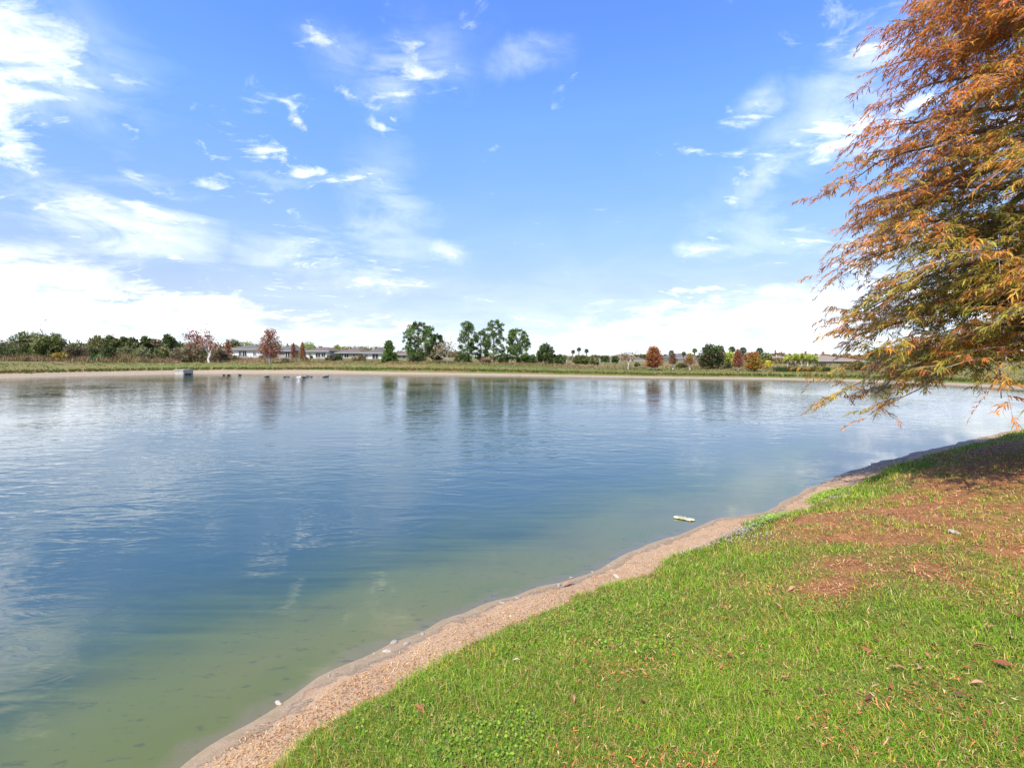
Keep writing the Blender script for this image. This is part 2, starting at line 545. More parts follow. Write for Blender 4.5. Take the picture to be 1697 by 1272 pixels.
turf_w = t.math('ADD', t.math('MULTIPLY', isfar, t.smooth(sp.outputs[0], -12, -32, .45, 1.25)), .83)
is_turf = t.smooth(t.math('SUBTRACT', edge, turf_w), -.12, .12)
wrack = t.math('MULTIPLY', t.smooth(edge, .10, .14), t.smooth(edge, .20, .16))
sand = t.mix(t.math('MULTIPLY', wrack, t.smooth(n3, .42, .58)), sand, (.11, .095, .075))
gcol = t.mix(is_turf, sand, turf)
bed = t.mix(t.smooth(n2, .35, .7), (.30, .27, .13), (.38, .34, .18))
bed = t.mix(t.smooth(n3, .64, .72), bed, (.14, .12, .06))
gcol = t.mix(t.smooth(edge, .02, -.14), gcol, bed)
rough_ = t.math('SUBTRACT', .9, t.math('MULTIPLY', wet, .22))
gb = bump(t, t.math('ADD', t.math('MULTIPLY', n2, .6), t.math('MULTIPLY', n3, .4)), .7, .03)
t.l.new(principled(t, gcol, rough_, .25, normal=gb), out.inputs[0])
me = mesh_np('ground', np.stack([gxf, gyf, gzv], 1), gF, m, smooth=True, attrs={'shore': gs, 'litter': litter_amount(gxf, gyf, gs)})
tag(link('ground', me), kind='structure')

# water: sheet at z = 0 wherever the bed lies below it
keepv = gs < .9
wf = gF[keepv[gF].any(1)]
used = np.unique(wf)
remap = np.full(len(gxf), -1); remap[used] = np.arange(len(used))
m, t, out = new_mat('pond_water'); M['water'] = m
pos = t.new('ShaderNodeNewGeometry').outputs['Position']
dep = t.attr('depth')
amp_big = t.smooth(t.noise(pos, .11, 3, .5, .4), .32, .66, .45, 1.25)
calm = t.smooth(dep, .05, 1.3, .10, 1.0)
wavA = t.noise(t.mapping(pos, rot=(0, 0, .18), scale=(.75, 1.7, 1)), 1.35, 2.0, .5, .8)
wavB = t.noise(t.mapping(pos, rot=(0, 0, -.12), scale=(.6, 1.6, 1)), 4.3, 2.0, .55, .6)
wavC = t.noise(t.mapping(pos, rot=(0, 0, .05), scale=(.55, 1.5, 1)), .42, 1.0, .5, .4)
h = t.math('ADD', t.math('MULTIPLY', wavA, .0180), t.math('MULTIPLY', wavB, .0066))
h = t.math('ADD', h, t.math('MULTIPLY', wavC, .017))
h = t.math('MULTIPLY', t.math('MULTIPLY', h, amp_big), calm)
bn = t.new('ShaderNodeBump'); bn.inputs['Strength'].default_value = 1.0; bn.inputs['Distance'].default_value = 1.0
t.l.new(h, bn.inputs['Height'])
nor = bn.outputs[0]
along = t.mapping(pos, rot=(0, 0, -math.radians(48)), scale=(.22, 3.2, 1))
streak = t.noise(along, 1.6, 5, .6, .2)
clump = t.noise(pos, .45, 4, .55, .3)
deep = (.017, .044, .037)
mid = t.mix(t.smooth(streak, .3, .7), (.024, .044, .010), (.056, .082, .013))
shal = t.mix(t.smooth(clump, .35, .65), (.084, .100, .013), (.112, .108, .022))
d2_ = t.math('ADD', dep, t.math('MULTIPLY', t.math('SUBTRACT', clump, .5), .75))
finec = t.noise(pos, 3.5, 5, .65, .4)
d3_ = t.math('ADD', dep, t.math('MULTIPLY', t.math('SUBTRACT', finec, .5), .10))
body = t.mix(t.smooth(d3_, .0, .045), (.120, .106, .044), shal)
spk = t.smooth(t.noise(t.mapping(pos, rot=(0, 0, -.84), scale=(.6, 1.8, 1)), 9, 4, .7),   .57, .66)
body = t.mix(t.math('MULTIPLY', spk, .55), body, (.045, .045, .02))
body = t.mix(t.smooth(d2_, .06, .42), body, mid)
body = t.mix(t.smooth(d2_, .22, .82), body, deep)
diff = t.new('ShaderNodeBsdfDiffuse'); t.l.new(body, diff.inputs['Color'])
trn = t.new('ShaderNodeBsdfTransparent'); trn.inputs['Color'].default_value = (.93, .95, .86, 1)
opac = t.smooth(dep, -.02, -.015, .0, 1.0)
mx = t.new('ShaderNodeMixShader'); t.l.new(opac, mx.inputs[0]); t.l.new(trn.outputs[0], mx.inputs[1]); t.l.new(diff.outputs[0], mx.inputs[2])
gl = t.new('ShaderNodeBsdfGlossy'); gl.inputs['Roughness'].default_value = .03; t.l.new(nor, gl.inputs['Normal'])
inc = t.new('ShaderNodeNewGeometry').outputs['Incoming']
cosv = t.math('ABSOLUTE', t.vmath('DOT_PRODUCT', nor, inc))
schlick = t.math('MULTIPLY_ADD', t.math('POWER', t.math('SUBTRACT', 1.0, cosv, clamp=True), 3.1), .972, .028)
mx2 = t.new('ShaderNodeMixShader'); t.l.new(schlick, mx2.inputs[0]); t.l.new(mx.outputs[0], mx2.inputs[1]); t.l.new(gl.outputs[0], mx2.inputs[2])
t.l.new(mx2.outputs[0], out.inputs[0])
me = mesh_np('water', np.stack([gxf[used], gyf[used], np.zeros(len(used))], 1), remap[wf], m, smooth=True, attrs={'depth': -gzv[used]})
tag(link('water', me), kind='structure')

# ------------------------------------------------------------------ buildings beyond the far bank


def px_x(px, d): return (px - CX) / FPX * d
def px_z(py, d): return EYE - (py - HOR) / FPX * d


def house(label, d, x0, x1, y_eave, y_ridge, wall, roof, openings, ridge=(.25, .75), deep=11.0, base_y=None, sunk=.6):
    """single-storey house with a hip roof; extents and openings measured at the distance of its rear wall"""
    X0, X1 = px_x(x0, d), px_x(x1, d)
    cx = (X0 + X1) / 2
    zb = px_z(base_y, d) if base_y else gz1(cx, d)
    ze, zr = px_z(y_eave, d), px_z(y_ridge, d)
    r = empty('house', (cx, d, zb), label, 'house')
    w = X1 - X0; H = ze - zb
    hz_up = 3.4 / FPX * d
    ridge = (.5 + (ridge[0] - .5) * .55, .5 + (ridge[1] - .5) * .55)
    zr += hz_up
    Box().box(-w / 2, w / 2, 0, deep, -sunk, H).make('wall', M[wall], r)
    o = .5; hz = zr - zb; th = .18
    a = [(-w / 2 - o, -o, H), (w / 2 + o, -o, H), (w / 2 + o, deep + o, H), (-w / 2 - o, deep + o, H)]
    rg = [(-w / 2 + w * ridge[0], deep / 2, hz), (-w / 2 + w * ridge[1], deep / 2, hz)]
    lo = [(p[0], p[1], p[2] + .003) for p in a]; up = [(p[0], p[1], p[2] + th) for p in a]
    B = Box()
    B.poly(lo[::-1])
    for i in range(4): B.poly([lo[i], lo[(i + 1) % 4], up[(i + 1) % 4], up[i]])
    B.poly([up[0], up[1], rg[1], rg[0]]); B.poly([up[1], up[2], rg[1]]); B.poly([up[2], up[3], rg[0], rg[1]]); B.poly([up[3], up[0], rg[0]])
    ro = B.make('roof', M[roof], r)
    Box().box(-w / 2 - o - .03, w / 2 + o + .03, -o - .06, -o - .002, H - .02, H + th + .02).make('fascia', M['fascia'], ro)
    Box().box(-w * .18, -w * .18 + .12, deep * .3, deep * .3 + .12, H + (hz - H) * .55, H + (hz - H) * .55 + .75).make('vent_pipe', M['trim'], ro)
    for (a0, a1, b0, b1, kind) in openings:
        xa, xb = px_x(a0, d) - cx, px_x(a1, d) - cx
        za, zc = px_z(b1, d) - zb, px_z(b0, d) - zb
        if kind == 'porch':
            Box().box(xa, xb, -.05, -.004, za, zc).make('porch_screen', M['screen'], r)
            for fx in (0, .5, 1):
                xx = xa + (xb - xa) * fx
                Box().box(xx - .06, xx + .06, -.13, -.054, za, zc).make('post', M['trim'], r)
            continue
        nm = 'window' if kind == 'window' else 'sliding_door'
        f = .11
        B = Box()
        B.box(xa - f, xa, -.10, -.004, za - f, zc + f).box(xb, xb + f, -.10, -.004, za - f, zc + f)
        B.box(xa, xb, -.10, -.004, zc, zc + f).box(xa, xb, -.10, -.004, za - f, za)
        xm = (xa + xb) / 2
        B.box(xm - .035, xm + .035, -.095, -.055, za, zc)
        wn = B.make(nm, M['trim'], r)
        Box().box(xa, xb, -.05, -.005, za, zc).make('pane', M['glass'], wn)
    return r


house('low white grey-roofed house left of the tall rust cypress', 118, 371, 437, 579.5, 573.5, 'white_wall', 'grey_roof',
      [(396, 400.5, 582, 590, 'window'), (402.5, 408.5, 582, 590, 'window'), (420, 424, 584, 588, 'window'), (376, 381, 583, 588, 'window')], (.35, .85), base_y=592.5)
house('taupe house with a dark screened porch right behind the tall rust cypress', 121, 450, 483, 582, 575.5, 'taupe_wall', 'grey_roof',
      [(473, 481, 583.5, 591.5, 'porch'), (456, 460, 585, 590, 'window')], (.3, .55), base_y=592.8)
house('white house right of the pair of narrow rust cypresses, with dark sliding doors', 116, 507, 543, 582.5, 577.5, 'white_wall', 'brown_roof',
      [(523.5, 531, 585, 591.5, 'slide'), (533, 539, 585, 591, 'window'), (512, 515, 586, 590, 'window')], (.25, .7), base_y=593.3)
house('beige house in the middle of the row, dark porch at its left end', 118, 559, 596, 585, 579.5, 'beige_wall', 'brown_roof',
      [(563, 569, 586, 593, 'porch'), (571, 578, 586.5, 592.5, 'slide'), (585, 589, 587, 591, 'window')], (.3, .7), base_y=594)
house('pale house beside the young pine, wide dark porch at its right end', 115, 601, 632, 585.5, 581, 'white_wall', 'grey_roof',
      [(617, 627, 587, 594.5, 'porch'), (605, 609, 588, 592, 'window')], (.3, .7), base_y=595)
house('small beige house showing between the young pine and the big round pine', 124, 655, 690, 588, 583, 'beige_wall', 'brown_roof',
      [(660, 664, 589.5, 593.5, 'window'), (667, 672, 589.5, 595, 'slide')], (.3, .7), base_y=596)
house('long low white house far off, brown tiled roof behind the thin pale cypress', 150, 985, 1072, 598.2, 590.5, 'white_wall', 'brown_roof',
      [(1000, 1006, 599.5, 603, 'window'), (1013, 1021, 599.5, 604, 'slide'), (1030, 1035, 599.5, 603, 'window'), (1055, 1062, 599.5, 604, 'porch')], (.62, .92), base_y=606)
house('white house among the palms, left of the big dark oak', 135, 1112, 1163, 594, 588.5, 'white_wall', 'grey_roof',
      [(1119, 1123, 596, 600, 'window'), (1133, 1139, 596, 602, 'slide')], (.3, .7), base_y=603)
house('beige house behind the hedge and the row of lime green trees', 105, 1283, 1338, 598, 593, 'beige_wall', 'tile_roof',
      [(1294, 1300, 598, 605, 'window'), (1309, 1317, 598, 607, 'slide'), (1327, 1332, 598, 604, 'window')], (.3, .7), base_y=608)
house('pinkish roofed house showing behind the tips of the near cypress', 98, 1349, 1425, 598.5, 592, 'beige_wall', 'tile_roof',
      [(1362, 1368, 600, 607, 'window'), (1385, 1394, 600, 609, 'slide'), (1410, 1416, 600, 606, 'window')], (.3, .7), base_y=610)

# concrete outfall box at the water's edge on the left
d = 65.6
bx = px_x(305, d)
r = empty('outfall_box', (bx, d, -.25), 'pale concrete outfall box standing at the far waterline on the left', 'concrete box', rz=math.radians(-24))
r.scale = (.92, .92, .80)
B = Box()
B.box(-.95, .95, -.70, -.52, 0, 1.0).box(-.95, .95, .52, .70, 0, 1.0).box(-.95, -.77, -.52, .52, 0, 1.0).box(.77, .95, -.52, .52, .50, 1.0).box(.77, .95, -.52, .52, 0, .28)
B.make('wall', M['concrete'], r)
Box().box(-1.02, 1.02, -.77, .77, 1.003, 1.12).make('cap_slab', M['concrete'], r)
B = Box()
B.box(.80, .83, -.50, .50, .37, .40)
for k in range(7): B.box(.79, .84, -.46 + k * .15, -.44 + k * .15, .283, .497)
B.make('grate', M['metal'], r)

# ------------------------------------------------------------------ trees
def jitter_col(base, n, r, amt=.25, hue=.08):
    b = np.array(base, float)[None] * (1 + (r.random((n, 1)) - .5) * 2 * amt)
    return np.clip(b * (1 + (r.random((n, 3)) - .5) * 2 * hue), .004, .9)


def limb_path(p0, p1, sag, k=4, r=None, wob=.0):
    t = np.linspace(0, 1, k + 1)[:, None]
    p = np.asarray(p0)[None] * (1 - t) + np.asarray(p1)[None] * t
    p[:, 2] += (sag * (t * (1 - t)) * 4)[:, 0]
    if wob and r is not None: p[1:-1] += r.normal(size=(k - 1, 3)) * wob
    return p


def segs_from_paths(paths):
    a, b, ra, rb = [], [], [], []
    for p, r0, r1 in paths:
        n = len(p) - 1
        rr = np.linspace(r0, r1, n + 1)
        a.append(p[:-1]); b.append(p[1:]); ra.append(rr[:-1]); rb.append(rr[1:])
    return np.concatenate(a), np.concatenate(b), np.concatenate(ra), np.concatenate(rb)


def lobes_leaves(lobes, n, size, cols, r, shell=.55, aspect=.55, droop=0.0):
    """leaf quads spread through a list of ellipsoid lobes (cx,cy,cz,rx,ry,rz)"""
    L = np.array(lobes, float)
    vol = (L[:, 3] * L[:, 4] * L[:, 5]) ** .67
    pick = r.choice(len(L), n, p=vol / vol.sum())
    d = rdir(n, r)
    rad = shell + (1 - shell) * r.random(n) ** .7
    rad *= 1 + .16 * r.normal(size=n)
    cen = L[pick, :3] + d * L[pick, 3:6] * rad[:, None]
    u = rdir(n, r) * .7 + d * .5
    u[:, 2] -= droop
    u /= np.linalg.norm(u, axis=1, keepdims=True)
    v = np.cross(u, rdir(n, r)); v /= np.linalg.norm(v, axis=1, keepdims=True) + 1e-9
    s = size * (.6 + .8 * r.random(n))[:, None]
    lobe_t = 1 + (r.random(len(L)) - .5) * .5
    lobe_c = r.integers(0, len(cols), len(L))
    ci = np.where(r.random(n) < .7, lobe_c[pick], r.integers(0, len(cols), n))
    col = np.array(cols, float)[ci] * lobe_t[pick][:, None] * (1 + (r.random((n, 1)) - .5) * .5)
    return quads(cen, u * s, v * s * aspect, np.clip(col, .004, .9))


GREEN = [(.085, .125, .028), (.115, .15, .036), (.07, .10, .028)]
DARK = [(.048, .075, .022), (.064, .094, .026), (.08, .105, .03)]
OLIVE = [(.17, .17, .055), (.145, .145, .05), (.21, .19, .075)]
SAGE = [(.20, .205, .085), (.16, .175, .07), (.24, .23, .115)]
PINE = [(.075, .135, .026), (.105, .175, .034), (.06, .105, .024), (.13, .19, .04)]
RUST = [(.26, .085, .032), (.32, .12, .045), (.20, .07, .032), (.28, .13, .04)]
ORANGE = [(.40, .17, .035), (.33, .13, .035), (.28, .15, .035)]
RED = [(.26, .095, .07), (.32, .13, .09), (.21, .085, .065)]
LIME = [(.36, .42, .055), (.28, .35, .05), (.44, .44, .08)]
YELLOW = [(.62, .50, .05), (.50, .42, .05)]
GOLD = [(.34, .23, .04), (.28, .20, .04), (.22, .19, .045)]
TAN = [(.28, .20, .11), (.22, .16, .10), (.33, .24, .13)]
BROWN = [(.15, .10, .06), (.19, .12, .07), (.12, .09, .05)]
SEED = [100]


def start_tree(name, label, cat, px, ytop, d, group=None, ybase=None):
    SEED[0] += 1
    x = px_x(px, d)
    zb = px_z(ybase, d) if ybase else gz1(x, d)
    zb = min(zb, gz1(x, d))
    r = empty(name, (x, d, zb), label, cat, group)
    return r, px_z(ytop, d) - zb, np.random.default_rng(SEED[0])


def finish(root, leaf, paths, bark, leafmat='leaf', crown='crown'):
    V, F, Cc = leaf
    link(crown, mesh_np(crown, V, F, M[leafmat], Cc), root)
    if paths:
        a, b, ra, rb = segs_from_paths(paths)
        tv, tf = tubes(a, b, ra, rb, 6)
        link('trunk', mesh_np('trunk', tv, tf, M[bark], smooth=True), root)


def merge(parts):
    V, F, Cc, o = [], [], [], 0
    for v, f, c in parts:
        V.append(v); F.append(f + o); Cc.append(c); o += len(v)
    return np.concatenate(V), np.concatenate(F), np.concatenate(Cc)


def round_tree(label, px, ytop, d, hw, cols, name='round_tree', cat='tree', bot=.12, n=2600, nl=16, leaf=.17, group=None, ybase=None, bark='bark', shell=.5):
    """broad leafed crown made of many small lobes on limbs"""
    root, H, r = start_tree(name, label, cat, px, ytop, d, group, ybase)
    R = hw / FPX * d
    z0 = H * bot
    lobes = [(0, 0, z0 + (H - z0) * .5, R * .62, R * .62, (H - z0) * .40)]
    for i in range(nl):
        a = i * 2.4 + r.random(); t = (i + .5) / nl
        zz = z0 + (H - z0) * (.12 + .74 * t)
        prof = math.sqrt(max(.05, 1 - ((t - .36) / .72) ** 2))
        rr = R * .70 * prof * (.75 + .35 * r.random())
        s = R * (.24 + .20 * r.random())
        sz = min(s * .85, (H - z0) * .2)
        zz = min(zz, H - sz * .85)
        lobes.append((rr * math.cos(a), rr * math.sin(a), zz, s, s, sz))
    paths = [(limb_path((0, 0, -.3), (r.normal() * .1, r.normal() * .1, H * .62), 0, 5, r, R * .03), max(.10, R * .07), max(.04, R * .03))]
    for l in lobes[1:]:
        paths.append((limb_path((0, 0, H * .12 + l[2] * .25), (l[0], l[1], l[2]), R * .06, 3, r, R * .03), max(.05, R * .03), .02))
    finish(root, lobes_leaves(lobes, n, leaf, cols, r, shell), paths, bark)
    return root


def shrub(label, px, ytop, d, hw, cols, name='shrub', n=1300, leaf=.13, group=None, ybase=None, nl=11):
    root, H, r = start_tree(name, label, 'shrub', px, ytop, d, group, ybase)
    R = hw / FPX * d
    lobes = [(0, 0, H * .45, R * .6, R * .6, H * .40)]
    for i in range(nl):
        a = i * 2.4 + r.random(); t = (i + .5) / nl
        rr = R * .74 * (1 - .55 * t ** 2) * (.7 + .4 * r.random())
        s = R * (.22 + .16 * r.random()); sz = min(H * .3, s * (.8 + .4 * r.random()))
        lobes.append((rr * math.cos(a), rr * math.sin(a), min(H * (.16 + .62 * t), H - sz * .8), s, s, sz))
    paths = [(limb_path((l[0] * .15, l[1] * .15, -.2), (l[0], l[1], l[2]), .05, 3, r, .05), .045, .012) for l in lobes]
    V, F, Cc = lobes_leaves(lobes, n, leaf, cols, r, .45)
    link('foliage', mesh_np('foliage', V, F, M['leaf'], Cc), root)
    a, b, ra, rb = segs_from_paths(paths)
    tv, tf = tubes(a, b, ra, rb, 5)
    link('stems', mesh_np('stems', tv, tf, M['bark'], smooth=True), root)
    return root


def cypress(label, px, ytop, d, hw, cols, bot=.16, n=2600, leaf=.13, group=None, ybase=None, bark='pale_bark', power=.75, top_w=.08, sparse_top=0.0):
    """conical crown with tiers of feathery sprays"""
    root, H, r = start_tree('cypress_tree', label, 'tree', px, ytop, d, group, ybase)
    R = hw / FPX * d
    z0 = H * bot
    nt = 70
    paths = [(limb_path((0, 0, -.3), (0, 0, H * .96), 0, 6, r, R * .012), max(.09, R * .085), .015)]
    cen, dirs = [], []
    for i in range(nt):
        t = (i + r.random()) / nt
        z = z0 + (H - z0) * t
        rad = R * (top_w + (1 - top_w) * (1 - t) ** power) * min(1.0, .55 + t * 5) * (.72 + .42 * r.random())
        a = i * 2.399 + r.random() * .5
        tip = np.array((rad * math.cos(a), rad * math.sin(a), z + rad * .10))
        p = limb_path((0, 0, z - rad * .12), tip, rad * .06, 3)
        paths.append((p, max(.012, rad * .018), .006))
        k = max(4, int(n / nt * (.35 + 1.1 * rad / R) * (1 - sparse_top * t)))
        tt = r.random(k) ** .6
        base = np.stack([np.interp(tt, np.linspace(0, 1, 4), p[:, q]) for q in range(3)], 1)
        cen.append(base + r.normal(size=(k, 3)) * np.array([1, 1, .75]) * (R * .085 + .04))
        dv = np.tile(np.array((math.cos(a), math.sin(a), -.15)), (k, 1)) + r.normal(size=(k, 3)) * .6
        dirs.append(dv)
    cen = np.concatenate(cen); dv = np.concatenate(dirs); m_ = len(cen)
    u = dv / np.linalg.norm(dv, axis=1, keepdims=True)
    v = np.cross(u, rdir(m_, r)); v /= np.linalg.norm(v, axis=1, keepdims=True) + 1e-9
    s = leaf * (.6 + .8 * r.random(m_))[:, None]
    ci = (vnoise(cen[:, 0] * 1.6 + 50, cen[:, 2] * 1.6 + cen[:, 1] * 1.3, SEED[0]) * 1.0 * len(cols) + r.normal(size=m_) * .5).astype(int) % len(cols)
    col = np.array(cols)[ci] * (.7 + .6 * r.random((m_, 1)))
    finish(root, quads(cen, u * s, v * s * .45, np.clip(col, .004, .9)), paths, bark)
    return root


def pine(label, px, ytop, d, hw, z_low=.18, n_tuft=75, per=46, tuft=.55, cols=PINE, open_=.5, young=False, ybase=None):
    """long-needled pine: separate needle tufts at the ends of crooked limbs, sky showing between them"""
    root, H, r = start_tree('pine_tree', label, 'tree', px, ytop, d, None, ybase)
    R = hw / FPX * d
    paths = [(limb_path((0, 0, -.3), (r.normal() * R * .08, 0, H * .93), 0, 7, r, R * .03), max(.10, R * .075), .025)]
    trunk = paths[0][0]
    cen, dirs, tint, segz = [], [], [], []
    for i in range(n_tuft):
        t = (i + r.random()) / n_tuft
        z = H * (z_low + (.95 - z_low) * t)
        if young: prof = (1.02 - t) ** .8
        else: prof = math.sqrt(max(.02, 1 - ((t - .46) / .56) ** 2)) * (.72 + .28 * r.random())
        a = r.random() * 2 * math.pi
        rad = R * prof * (open_ + (1 - open_) * r.random())
        sz = tuft * (.7 + .6 * r.random())
        z = min(z, H - sz * .55)
        c = np.array((rad * math.cos(a), rad * math.sin(a), z))
        zj = max(.2, z - rad * (.35 + .3 * r.random()))
        j = np.array([np.interp(zj, trunk[:, 2], trunk[:, 0]), np.interp(zj, trunk[:, 2], trunk[:, 1]), zj])
        paths.append((limb_path(j, c, -rad * .05, 3, r, rad * .05), max(.022, rad * .022), .010))
        dd = rdir(per, r); dd[:, 2] = dd[:, 2] * .8 + .25
        dd /= np.linalg.norm(dd, axis=1, keepdims=True)
        cen.append(c + dd * sz * .5 * (.55 + .5 * r.random((per, 1)))); dirs.append(dd * sz * .34)
        ck = np.array(cols[r.integers(len(cols))]) * (.7 + .6 * r.random())
        tint.append(np.tile(ck, (per, 1)) * (.75 + .5 * r.random((per, 1))))
    cen = np.concatenate(cen); u = np.concatenate(dirs); tint = np.concatenate(tint); m_ = len(cen)
    v = np.cross(u, rdir(m_, r)); v /= np.linalg.norm(v, axis=1, keepdims=True) + 1e-9
    finish(root, quads(cen, u, v * tuft * .085, np.clip(tint, .004, .9)), paths, 'bark')
    return root


def twig_tree(label, px, ytop, d, hw, cols, n=500, name='bare_tree', fork=.28, bark='pale_bark', leaf=.14, ybase=None, stems=1, clump=.35, levels=4, trunk_r=None, leaf_low=.3):
    """open crown: forked branches with loose groups of leaves (or none)"""
    root, H, r = start_tree(name, label, 'tree', px, ytop, d, None, ybase)
    R = hw / FPX * d
    paths, tips = [], []
    tr = trunk_r or max(.07, H * .018)

    def grow(p, dirv, L, rad, lev):
        dirv = dirv / np.linalg.norm(dirv)
        e = p + dirv * L
        q = math.hypot(e[0], e[1])
        if q > R * .97: e[:2] *= R * .97 / q
        if e[2] > H * .99: e[2] = H * (.95 + .04 * r.random())
        paths.append((limb_path(p, e, L * .03, 3, r, L * .04), rad, rad * .55))
        if lev <= 2: tips.append((p + e) / 2)
        if lev == 0:
            tips.append(e); return
        for k in range(3 if lev > 1 else 4):
            nd = dirv * .8 + r.normal(size=3) * .55
            nd[:2] *= R / max(H * .55, .1) * .9 + .45
            nd[2] = abs(nd[2]) * .8 + .25
            grow(p + (e - p) * (.45 + .55 * r.random()), nd, L * (.62 + .2 * r.random()), rad * .5, lev - 1)
    for s in range(stems):
        lean = np.array([(s - (stems - 1) / 2) * .6 * R / H, .0, 1.0]) if stems > 1 else np.array([r.normal() * .04, 0, 1.])
        grow(np.array([(s - (stems - 1) / 2) * tr * 2, 0, -.2]), lean, H * fork + .2, tr, levels)
    tips = np.array(tips)
    tips = tips[tips[:, 2] > H * leaf_low]
    if len(tips) and n:
        pk = tips[r.integers(0, len(tips), n)]
        cen = pk + r.normal(size=(n, 3)) * clump
        cen[:, 2] = np.minimum(cen[:, 2], H)
        u = rdir(n, r); v = np.cross(u, rdir(n, r)); v /= np.linalg.norm(v, axis=1, keepdims=True)
        s = leaf * (.6 + .8 * r.random(n))[:, None]
        col = np.array(cols)[r.integers(0, len(cols), n)] * (.7 + .6 * r.random((n, 1)))
        finish(root, quads(cen, u * s, v * s * .6, col), paths, bark)
    else:
        a, b, ra, rb = segs_from_paths(paths)
        keep = np.arange(len(a)) < 3
        tv, tf = tubes(a[:12], b[:12], ra[:12], rb[:12], 6); link('trunk', mesh_np('trunk', tv, tf, M[bark], smooth=True), root)
        tv, tf = tubes(a[12:], b[12:], ra[12:], rb[12:], 4); link('twigs', mesh_np('twigs', tv, tf, M['twig'], smooth=True), root)
    return root


def palm(label, px, ytop, d, hw, cols=GREEN, ybase=None, nf=34):
    root, H, r = start_tree('palm_tree', label, 'palm', px, ytop, d, 'palms beyond the far bank', ybase)
    R = hw / FPX * d
    zc = H - R * .85
    paths = [(limb_path((0, 0, -.3), (r.normal() * .15, r.normal() * .1, zc), 0, 6, r, .03), .20, .13)]
    top = paths[0][0][-1]
    parts = []
    for i in range(nf):
        a = i * 2.399; e = 1.35 - 2.2 * (i / nf)
        o = np.array((math.cos(a) * math.cos(e), math.sin(a) * math.cos(e), math.sin(e)))
        side_ = np.array((-math.sin(a), math.cos(a), 0))
        upv = np.cross(side_, o)
        L = R * (.8 + .25 * r.random())
        paths.append((limb_path(top, top + o * L * .5, 0, 2), .022, .012))
        k = 9
        ang = np.linspace(-1.15, 1.15, k)
        dirs = o[None] * np.cos(ang)[:, None] + side_[None] * np.sin(ang)[:, None]
        dirs[:, 2] -= .18 + .25 * np.abs(ang)
        base = top + o * L * .45
        ln = L * .58 * (.75 + .25 * np.cos(ang))[:, None]
        cen = base + dirs * ln * .5
        v = np.tile(upv * .05, (k, 1)) + np.cross(dirs, upv) * .07 * R
        c = np.array(cols[r.integers(len(cols))]) * (.75 + .5 * r.random((k, 1)))
        if e < -.6: c = c * .4 + np.array((.16, .12, .07)) * .6
        parts.append(quads(cen, dirs * ln * .5, v, c))
    finish(root, merge(parts), paths, 'bark', crown='fronds')
    return root

# ---- left bank: woodland edge
oaks = 'trees along the woodland edge on the left'
round_tree('rounded grey green oak beside the skyline gap at the left of the wood', 165, 553, 100, 16, OLIVE + GREEN, 'oak_tree', 'tree', group=oaks)
round_tree('small dark oak second from the skyline gap in the wood', 184, 553, 98, 13, GREEN + OLIVE + DARK, 'oak_tree', 'tree', group=oaks)
round_tree('sage green oak in the middle of the wood behind the willowy shrubs', 203, 555, 99, 13, SAGE + GREEN, 'oak_tree', 'tree', group=oaks)
round_tree('mid green oak left of the dark topped oak in the wood', 221, 556, 97, 12, GREEN + SAGE, 'oak_tree', 'tree', group=oaks)
round_tree('dark topped oak standing a little above its neighbours in the wood', 242, 553, 98, 11, GREEN + DARK, 'oak_tree', 'tree', group=oaks)
round_tree('greyish thin oak between the dark topped oak and the red maples', 258, 559, 99, 12, SAGE + TAN, 'oak_tree', 'tree', group=oaks, n=1700, shell=.2)
round_tree('dark green oak directly left of the red maples', 279, 551, 96, 15, GREEN + SAGE + DARK, 'oak_tree', 'tree', group=oaks)
round_tree('olive oak behind the narrow rust cypress at the right end of the wood', 388, 562, 130, 14, OLIVE, 'oak_tree', 'tree', group=oaks)
round_tree('brown tinged oak behind the red maple trunks', 335, 563, 95, 26, BROWN + RED + TAN, 'oak_tree', 'tree', group=oaks)
twig_tree('thin leafless tree rising above the big dark green tree on the left', 72, 529, 90, 14, BROWN, n=0, bark='bark', fork=.5)
twig_tree('brown open crowned tree at the far left edge of the wood', 16, 551, 88, 30, BROWN, n=420, name='brown_tree', bark='bark', leaf=.18, clump=.6)
cypress('small salmon coloured tree peeping out right of the big dark green tree', 97, 554, 96, 9, [(.45, .20, .12), (.38, .17, .10)], n=900)
round_tree('broad dark green tree standing left of the small yellow bush', 84, 551, 80, 25, GREEN + OLIVE + [(.09, .12, .025)], 'broadleaf_tree', 'tree', bot=.05, n=4200, nl=22)
round_tree('paler olive tree merging into the left side of the broad dark green tree', 47, 547, 83, 23, OLIVE + SAGE + GREEN, 'broadleaf_tree', 'tree', bot=.08, n=3200, nl=18)
shrub('green bush at the extreme left edge of the wood', 8, 567, 80, 22, GREEN + DARK)
shrub('blackish green thicket bush right of the broad dark green tree', 122, 569, 79, 20, DARK + BROWN, n=2000)
shrub('olive green bush behind the dark thicket bush', 150, 566, 85, 19, OLIVE + GREEN, n=2000)
shrub('dark rounded shrub right of the olive bush', 181, 570, 78, 13, DARK, n=1500)
shrub('light willowy shrub in front of the oaks, leftmost of the sage green ones', 208, 571, 79, 17, SAGE + OLIVE, n=1900)
shrub('wide willowy sage green shrub in front of the dark topped oak', 237, 573, 78, 20, SAGE + GREEN, n=2000)
shrub('low olive shrub under the dark green oak by the red maples', 268, 572, 80, 17, OLIVE + GREEN, n=1700)
shrub('greyish brown shrub left of the white maple trunk', 300, 571, 78, 19, TAN + BROWN + SAGE, n=1500)
shrub('brown green shrub behind the white maple trunk', 326, 574, 79, 17, BROWN + OLIVE, n=1500)
shrub('dull green shrub right of the white maple trunk', 365, 579, 81, 14, BROWN + GREEN, n=1300)
shrub('low brushy shrub in front of the low white house', 388, 588, 84, 12, BROWN + OLIVE, n=800)
